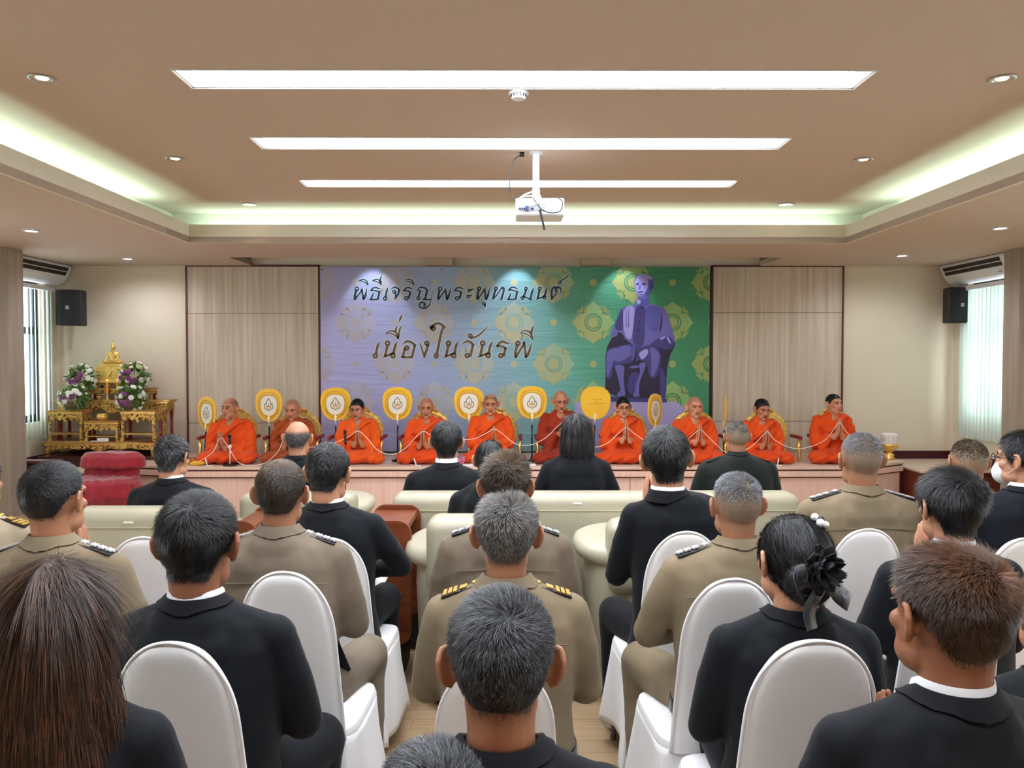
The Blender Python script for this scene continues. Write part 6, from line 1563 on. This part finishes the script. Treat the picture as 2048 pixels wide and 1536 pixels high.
# ---- lettering, drawn stroke by stroke
SQ1 = lambda x, y: (690 + x / 8.533, 530 + y / 8.533)
SQ2 = lambda x, y: (900 + x / 7.877, 530 + y / 7.877)
SQ3 = lambda x, y: (730 + x / 11.378, 620 + y / 11.378)
SQ4 = lambda x, y: (900 + x / 11.378, 620 + y / 11.378)
strokes = []   # (line, pts px, widths px)
def St(line, sq, sc, pts, w_, tp=''):
    pts = [sq(*p) for p in pts]; n = len(pts)
    # resample and lightly smooth
    P2 = []
    for i in range(n - 1):
        for k in range(4): s = k / 4; P2.append((pts[i][0] * (1 - s) + pts[i + 1][0] * s, pts[i][1] * (1 - s) + pts[i + 1][1] * s))
    P2.append(pts[-1])
    for _ in range(2): P2 = [P2[0]] + [((P2[i - 1][0] + 2 * P2[i][0] + P2[i + 1][0]) / 4, (P2[i - 1][1] + 2 * P2[i][1] + P2[i + 1][1]) / 4) for i in range(1, len(P2) - 1)] + [P2[-1]]
    m = len(P2); ws = []
    for i in range(m):
        u = i / (m - 1); k = 1
        if 's' in tp: k = min(k, .12 + u * 2.2)
        if 'e' in tp: k = min(k, .12 + (1 - u) * 2.2)
        ws.append(w_ / sc * k)
    strokes.append((line, P2, ws))
def Cc(line, sq, sc, x, y, ro, ri):
    n = 20; rm = (ro + ri) / 2; pts = [sq(x + rm * math.cos(2 * PI * k / n), y + rm * math.sin(2 * PI * k / n)) for k in range(n + 1)]
    strokes.append((line, pts, [(ro - ri) / sc] * (n + 1)))
def lens(line, sq, sc, dx, dy, k=1.0):
    St(line, sq, sc, [(235 + dx, 278 + dy), (265 + dx, 252 + dy), (305 + dx, 240 + dy), (355 + dx, 256 + dy), (385 + dx, 290 + dy), (393 + dx, 338 + dy)], 18, 's')
    St(line, sq, sc, [(235 + dx, 278 + dy), (275 + dx, 272 + dy), (320 + dx, 284 + dy), (362 + dx, 312 + dy), (393 + dx, 338 + dy)], 15, 's')
a1 = (1, SQ1, 8.533); a2 = (1, SQ2, 7.877); a3 = (2, SQ3, 11.378); a4 = (2, SQ4, 11.378)
for dx in (0, 1424):
    Cc(*a1, 203 + dx, 404, 38, 18); St(*a1, [(190 + dx, 430), (162 + dx, 550), (172 + dx, 592)], 32); St(*a1, [(172 + dx, 590), (292 + dx, 425)], 20, ''); St(*a1, [(290 + dx, 405), (312 + dx, 590)], 24); St(*a1, [(312 + dx, 590), (345 + dx, 545), (380 + dx, 378)], 32, 'e')
lens(*a1, 0, 0); lens(*a1, 226, 0); St(*a1, [(605, 300), (603, 235), (632, 168)], 24, 'e')
St(*a1, [(440, 435), (480, 388), (540, 383), (585, 408), (625, 396)], 22, 'e'); St(*a1, [(436, 436), (520, 436), (585, 456)], 20); St(*a1, [(592, 450), (560, 585)], 30); St(*a1, [(420, 592), (562, 588)], 20, ''); St(*a1, [(490, 462), (442, 590)], 26, 's')
Cc(*a1, 684, 574, 37, 17); St(*a1, [(692, 548), (712, 440), (738, 376)], 28, 'e')
St(*a1, [(765, 436), (810, 392), (860, 378), (905, 400), (935, 432)], 24, 's'); St(*a1, [(930, 425), (905, 510), (848, 588)], 28, 'e'); Cc(*a1, 836, 455, 33, 15); St(*a1, [(858, 450), (866, 520), (850, 585)], 20, 'e')
def ror(A_, dx, dy, k=1.0):
    St(*A_, [(1000 + dx, 440 + dy), (1040 + dx, 392 + dy), (1090 + dx, 380 + dy), (1140 + dx, 408 + dy), (1172 + dx, 396 + dy)], 22, 'e'); St(*A_, [(994 + dx, 440 + dy), (1060 + dx, 438 + dy), (1125 + dx, 466 + dy)], 20); St(*A_, [(1118 + dx, 460 + dy), (1088 + dx, 575 + dy)], 30); Cc(*A_, 1047 + dx, 568 + dy, 38, 18)
ror(a1, 0, 0); lens(*a1, 782, 0); ror(a1, 868, 0)
St(*a1, [(1225, 425), (1265, 388), (1320, 378), (1370, 396), (1408, 432)], 26, 's'); St(*a1, [(1228, 422), (1300, 448)], 20); St(*a1, [(1290, 445), (1250, 545)], 24); Cc(*a1, 1253, 566, 35, 15); St(*a1, [(1402, 430), (1366, 588)], 30); St(*a1, [(1322, 592), (1470, 592)], 20)
St(*a1, [(1525, 376), (1495, 450), (1470, 600), (1440, 690), (1390, 732), (1330, 742), (1275, 715), (1268, 668), (1300, 636), (1345, 640), (1372, 670), (1362, 698), (1335, 692)], 26, 's')
# second half of line one
Cc(*a2, 301, 402, 28, 12); St(*a2, [(318, 394), (345, 390), (376, 362)], 18, 'e'); Cc(*a2, 284, 497, 28, 12); St(*a2, [(300, 490), (330, 485), (355, 458)], 18, 'e')
Cc(*a2, 460, 370, 33, 14); St(*a2, [(450, 395), (425, 515), (435, 546)], 30); St(*a2, [(435, 545), (545, 385)], 18); St(*a2, [(545, 368), (562, 545)], 22); St(*a2, [(562, 545), (595, 500), (630, 348)], 30, 'e'); Cc(*a2, 530, 607, 28, 11); St(*a2, [(556, 600), (555, 645), (530, 684)], 22, 'e')
Cc(*a2, 725, 370, 32, 13); St(*a2, [(716, 392), (672, 540)], 28); St(*a2, [(655, 548), (720, 505), (770, 420), (820, 355)], 18, 's'); St(*a2, [(810, 352), (850, 362), (846, 420), (806, 546)], 28)
St(*a2, [(925, 396), (965, 350), (1010, 348), (1050, 372), (1088, 360)], 20, 'e'); St(*a2, [(920, 397), (990, 396), (1055, 418)], 18); St(*a2, [(1062, 412), (1032, 538)], 28); St(*a2, [(902, 545), (1034, 541)], 18); St(*a2, [(965, 425), (920, 543)], 24, 's')
Cc(*a2, 1195, 370, 31, 12); St(*a2, [(1200, 395), (1155, 510)], 28); Cc(*a2, 1140, 520, 30, 12); St(*a2, [(1160, 500), (1205, 510), (1265, 546)], 18); St(*a2, [(1322, 346), (1290, 430), (1265, 546)], 32, 's')
Cc(*a2, 1415, 370, 31, 12); St(*a2, [(1410, 395), (1377, 535)], 30); St(*a2, [(1342, 548), (1420, 520), (1490, 492)], 18, 's'); St(*a2, [(1535, 342), (1508, 420), (1490, 500)], 28, 's'); Cc(*a2, 1487, 516, 31, 12)
St(*a2, [(1602, 545), (1598, 420), (1620, 362), (1650, 345), (1672, 368), (1698, 345), (1735, 360), (1752, 400), (1742, 450), (1708, 548)], 26, 'e'); St(*a2, [(1602, 545), (1650, 480), (1690, 430)], 18); Cc(*a2, 1672, 402, 25, 9)
Cc(*a2, 1727, 276, 29, 13); St(*a2, [(1742, 250), (1800, 220), (1850, 178), (1898, 122)], 16, 'e')
# line two
Cc(*a3, 235, 1045, 62, 22); St(*a3, [(250, 995), (285, 820), (335, 712)], 46, 'e')
def nor(A_, x, y=0):
    Cc(*A_, x, 757 + y, 64, 24); St(*A_, [(x - 5, 812 + y), (x - 60, 1062 + y)], 48); St(*A_, [(x - 138, 1098 + y), (x - 30, 1046 + y), (x + 108, 988 + y)], 34, 's'); St(*A_, [(x + 225, 712 + y), (x + 172, 810 + y), (x + 132, 998 + y)], 50, 's'); Cc(*A_, x + 124, 1040 + y, 62, 22)
nor(a3, 515); nor(a3, 1900); nor(a4, 745, -4)
St(*a3, [(475, 540), (530, 485), (600, 468), (680, 490), (735, 550), (760, 655)], 30, 's'); St(*a3, [(475, 540), (560, 520), (640, 545), (710, 600), (760, 655)], 24, 's'); St(*a3, [(748, 342), (708, 420), (694, 500)], 34, 's'); St(*a3, [(832, 348), (790, 440), (758, 630)], 36, 's'); St(*a3, [(852, 86), (812, 180), (764, 298)], 44, 'se')
St(*a3, [(838, 802), (900, 735), (975, 708), (1060, 732), (1160, 810)], 44, 's'); St(*a3, [(1135, 795), (1068, 1075)], 48); St(*a3, [(828, 1075), (1085, 1075)], 40); St(*a3, [(862, 1080), (905, 870)], 46); Cc(*a3, 955, 862, 60, 20)
Cc(*a3, 1407, 756, 60, 20); St(*a3, [(1438, 790), (1400, 920), (1350, 1092)], 50, 'e'); St(*a3, [(1228, 712), (1290, 860), (1350, 1085)], 34, 's')
Cc(*a3, 1553, 420, 66, 24); St(*a3, [(1505, 430), (1545, 350), (1610, 308), (1680, 304), (1750, 335), (1828, 405)], 46); St(*a3, [(1785, 395), (1735, 500), (1640, 990)], 48); Cc(*a3, 1618, 1040, 62, 22)
St(*a4, [(265, 806), (325, 735), (400, 705), (470, 730), (550, 808)], 42, 's'); St(*a4, [(522, 795), (462, 1060)], 50); Cc(*a4, 392, 1038, 60, 20)
Cc(*a4, 460, 588, 56, 20); St(*a4, [(470, 638), (560, 625), (680, 560), (800, 440), (905, 325)], 36, 'e')
St(*a4, [(1065, 825), (1130, 735), (1200, 712), (1290, 755), (1340, 770), (1388, 738)], 44, 'e'); St(*a4, [(1058, 832), (1170, 818), (1285, 870)], 38); St(*a4, [(1268, 858), (1220, 1055)], 50); Cc(*a4, 1155, 1038, 60, 20)
Cc(*a4, 1547, 756, 62, 22); St(*a4, [(1530, 805), (1475, 1000), (1500, 1085)], 50); St(*a4, [(1500, 1080), (1692, 745)], 36); St(*a4, [(1690, 715), (1722, 1085)], 42); St(*a4, [(1722, 1082), (1790, 1000), (1868, 702)], 50, 'e')
St(*a4, [(1600, 535), (1650, 478), (1720, 460), (1800, 490), (1860, 560), (1886, 662)], 30, 's'); St(*a4, [(1600, 535), (1690, 520), (1790, 570), (1886, 662)], 24, 's'); St(*a4, [(1922, 340), (1868, 430), (1852, 540)], 40, 's')
M_t1, M_t2, M_halo = pm('dark teal ink', (22, 62, 74)), pm('brown ink', (104, 82, 44)), pm('white halo ink', (206, 214, 226))
for line, m_, nm in ((1, M_t1, 'first_text_line'), (2, M_t2, 'second_text_line')):
    for grow, dy, mm, sub in ((2.2 if line == 1 else 2.4, .0026, M_halo, nm + '_halo'), (0, .0034, m_, nm)):
        q = MB()
        for (ln, P2, ws) in strokes:
            if ln != line: continue
            pts = [(bp2(x, y).x, bp2(x, y).z) for x, y in P2]
            V, Fc = ribbon(pts, [(w_ * 1.28 + grow) * kx for w_ in ws], YBn - dy); q.add(V, Fc)
        q.build(sub, mm, bn)
# ---- picture of the seated statue
SQ = lambda x, y: (1100 + x / 5.12, 520 + y / 5.12)
VL, VM, VD, VK, VB, VP = pm('print pale violet', (162, 154, 220)), pm('print violet', (104, 99, 172)), pm('print deep violet', (66, 58, 124)), pm('print dark plum', (40, 28, 62)), pm('print blue violet', (82, 82, 158)), pm('print lavender', (170, 160, 206))
def sm(poly, it=2): return smooth_closed(poly, it)
layers = [
 (VP, [(250, 1455), (1288, 1450), (1395, 1525), (1460, 1740), (1460, 1975), (250, 1975)], 0),
 (VD, [(555, 1395), (1190, 1420), (1195, 1460), (555, 1450)], 0),
 (VK, [(565, 930), (640, 780), (700, 740), (1200, 740), (1285, 830), (1270, 900), (1225, 980), (1190, 1160), (1190, 1425), (560, 1405), (570, 1180)], 1),
 (VD, [(1120, 1075), (1180, 1150), (1190, 1425), (1130, 1425)], 1),
 (VD, [(815, 1150), (925, 1150), (905, 1370), (785, 1370)], 1), (VM, [(830, 1085), (905, 1075), (915, 1105), (800, 1110)], 1),
 (VM, [(650, 1070), (770, 1075), (750, 1200), (765, 1330), (775, 1390), (735, 1395), (715, 1300), (690, 1180)], 2),
 (VM, [(900, 1060), (990, 1040), (960, 1140), (910, 1260), (915, 1390), (865, 1385), (875, 1270), (930, 1140)], 2),
 (VM, [(680, 1385), (715, 1330), (765, 1345), (770, 1385), (700, 1402)], 2), (VM, [(845, 1385), (880, 1340), (918, 1370), (915, 1400), (860, 1402)], 2),
 (VD, [(565, 965), (600, 905), (700, 880), (850, 855), (1000, 868), (1100, 890), (1135, 960), (1130, 1080), (1095, 1215), (1010, 1205), (1000, 1060), (920, 1010), (880, 1040), (800, 1060), (640, 1070), (640, 1215), (570, 1222)], 2),
 (VM, [(575, 960), (610, 915), (700, 890), (660, 1000), (600, 1190), (578, 1210)], 2), (VM, [(700, 890), (830, 860), (840, 960), (760, 1030), (660, 1050), (650, 960)], 2),
 (VL, [(900, 950), (1000, 900), (1010, 960), (940, 1030), (925, 1000)], 2), (VM, [(1015, 890), (1080, 905), (1125, 970), (1110, 1070), (1060, 1200), (1030, 1190), (1040, 1000)], 2),
 (VK, [(835, 985), (885, 900), (895, 960), (870, 1050), (840, 1050)], 2), (VB, [(825, 890), (880, 860), (875, 960), (850, 1040), (820, 1000)], 2),
 (VM, [(885, 455), (740, 482), (700, 560), (650, 690), (618, 765), (640, 800), (740, 780), (830, 860), (930, 900), (1000, 870), (1130, 850), (1240, 890), (1285, 830), (1245, 690), (1195, 530), (1150, 482), (1030, 445)], 2),
 (VD, [(740, 482), (700, 560), (655, 690), (700, 730), (745, 720), (750, 600)], 2), (VL, [(755, 482), (868, 458), (860, 620), (835, 800), (815, 815), (770, 790), (745, 640)], 2),
 (VD, [(872, 458), (985, 470), (975, 640), (965, 860), (925, 900), (840, 850), (850, 720)], 2), (VB, [(985, 462), (1120, 478), (1135, 600), (1120, 740), (1000, 715), (985, 600)], 2),
 (VM, [(1140, 495), (1190, 540), (1240, 690), (1275, 800), (1200, 770), (1135, 745), (1150, 620)], 2), (VK, [(1140, 500), (1155, 620), (1130, 745), (1118, 745), (1138, 600)], 2),
 (VK, [(632, 790), (700, 735), (750, 760), (760, 800), (700, 870), (660, 885), (630, 850)], 2), (VM, [(640, 770), (690, 745), (700, 765), (650, 795)], 2),
 (VM, [(1005, 715), (1120, 745), (1130, 790), (1020, 840), (1000, 800)], 1), (VD, [(1130, 790), (1210, 765), (1270, 830), (1265, 890), (1190, 930), (1040, 870), (1030, 850)], 2),
 (VL, [(1120, 800), (1180, 775), (1190, 790), (1130, 825)], 2), (VL, [(1205, 775), (1240, 850), (1225, 865), (1190, 790)], 2),
 (VB, [(885, 385), (1010, 375), (1020, 440), (985, 470), (905, 470), (880, 440)], 2), (VL, [(885, 400), (930, 410), (925, 455), (885, 450)], 2),
 (VM, [(868, 180), (900, 148), (960, 142), (1030, 160), (1068, 205), (1070, 260), (1045, 300), (1020, 360), (975, 400), (925, 402), (890, 370), (872, 300), (862, 240)], 2),
 (VL, [(870, 210), (900, 170), (960, 165), (1010, 200), (1000, 300), (960, 350), (905, 380), (880, 320), (870, 260)], 2), (VB, [(1010, 190), (1060, 210), (1062, 265), (1030, 320), (985, 390), (965, 340), (1005, 290)], 2),
 (VL, [(900, 150), (960, 145), (1025, 165), (1050, 200), (1000, 190), (930, 170), (885, 185)], 2),
 (VD, [(878, 240), (915, 232), (912, 252), (880, 262)], 1), (VD, [(935, 238), (985, 235), (982, 258), (940, 258)], 1), (VD, [(895, 325), (950, 318), (955, 332), (895, 340)], 1), (VM, [(915, 255), (928, 260), (925, 305), (900, 305)], 1), (VD, [(900, 352), (945, 348), (940, 358), (905, 362)], 1), (VD, [(1030, 250), (1045, 250), (1040, 300), (1025, 300)], 1)]
for k, (bx, by) in enumerate(((937, 488), (925, 552), (912, 632), (903, 722), (897, 798))): layers.append((VK, [(bx - 11, by - 9), (bx + 11, by - 9), (bx + 11, by + 9), (bx - 11, by + 9)], 2))
for x0 in (775, 800, 1010, 1035, 1060, 1085, 1110): layers.append((VD if x0 < 900 else VM, [(x0, 500), (x0 + 4, 500), (x0 + 6, 690), (x0 - 2, 690)], 0))
ml = [VP, VL, VM, VD, VK, VB]; q = MB()
for k, (m_, poly, it) in enumerate(layers):
    if it: poly = sm(poly, it)
    q.cur = ml.index(m_); ps = [bp2(*SQ(x, y)) for x, y in poly]; y = YBn - .004 - k * .00012
    q.add([(p.x, y, p.z) for p in ps], [tuple(range(len(ps)))])
q.build('statue_picture', ml, bn)
for px in (644, 883, 1157, 1414):
    p = bp2(px, 539); q = MB(); q.tube([(p.x, YBn - .006, p.z), (p.x, YBn, p.z)], .008, 10); q.build('eyelet', M_dark, bn)
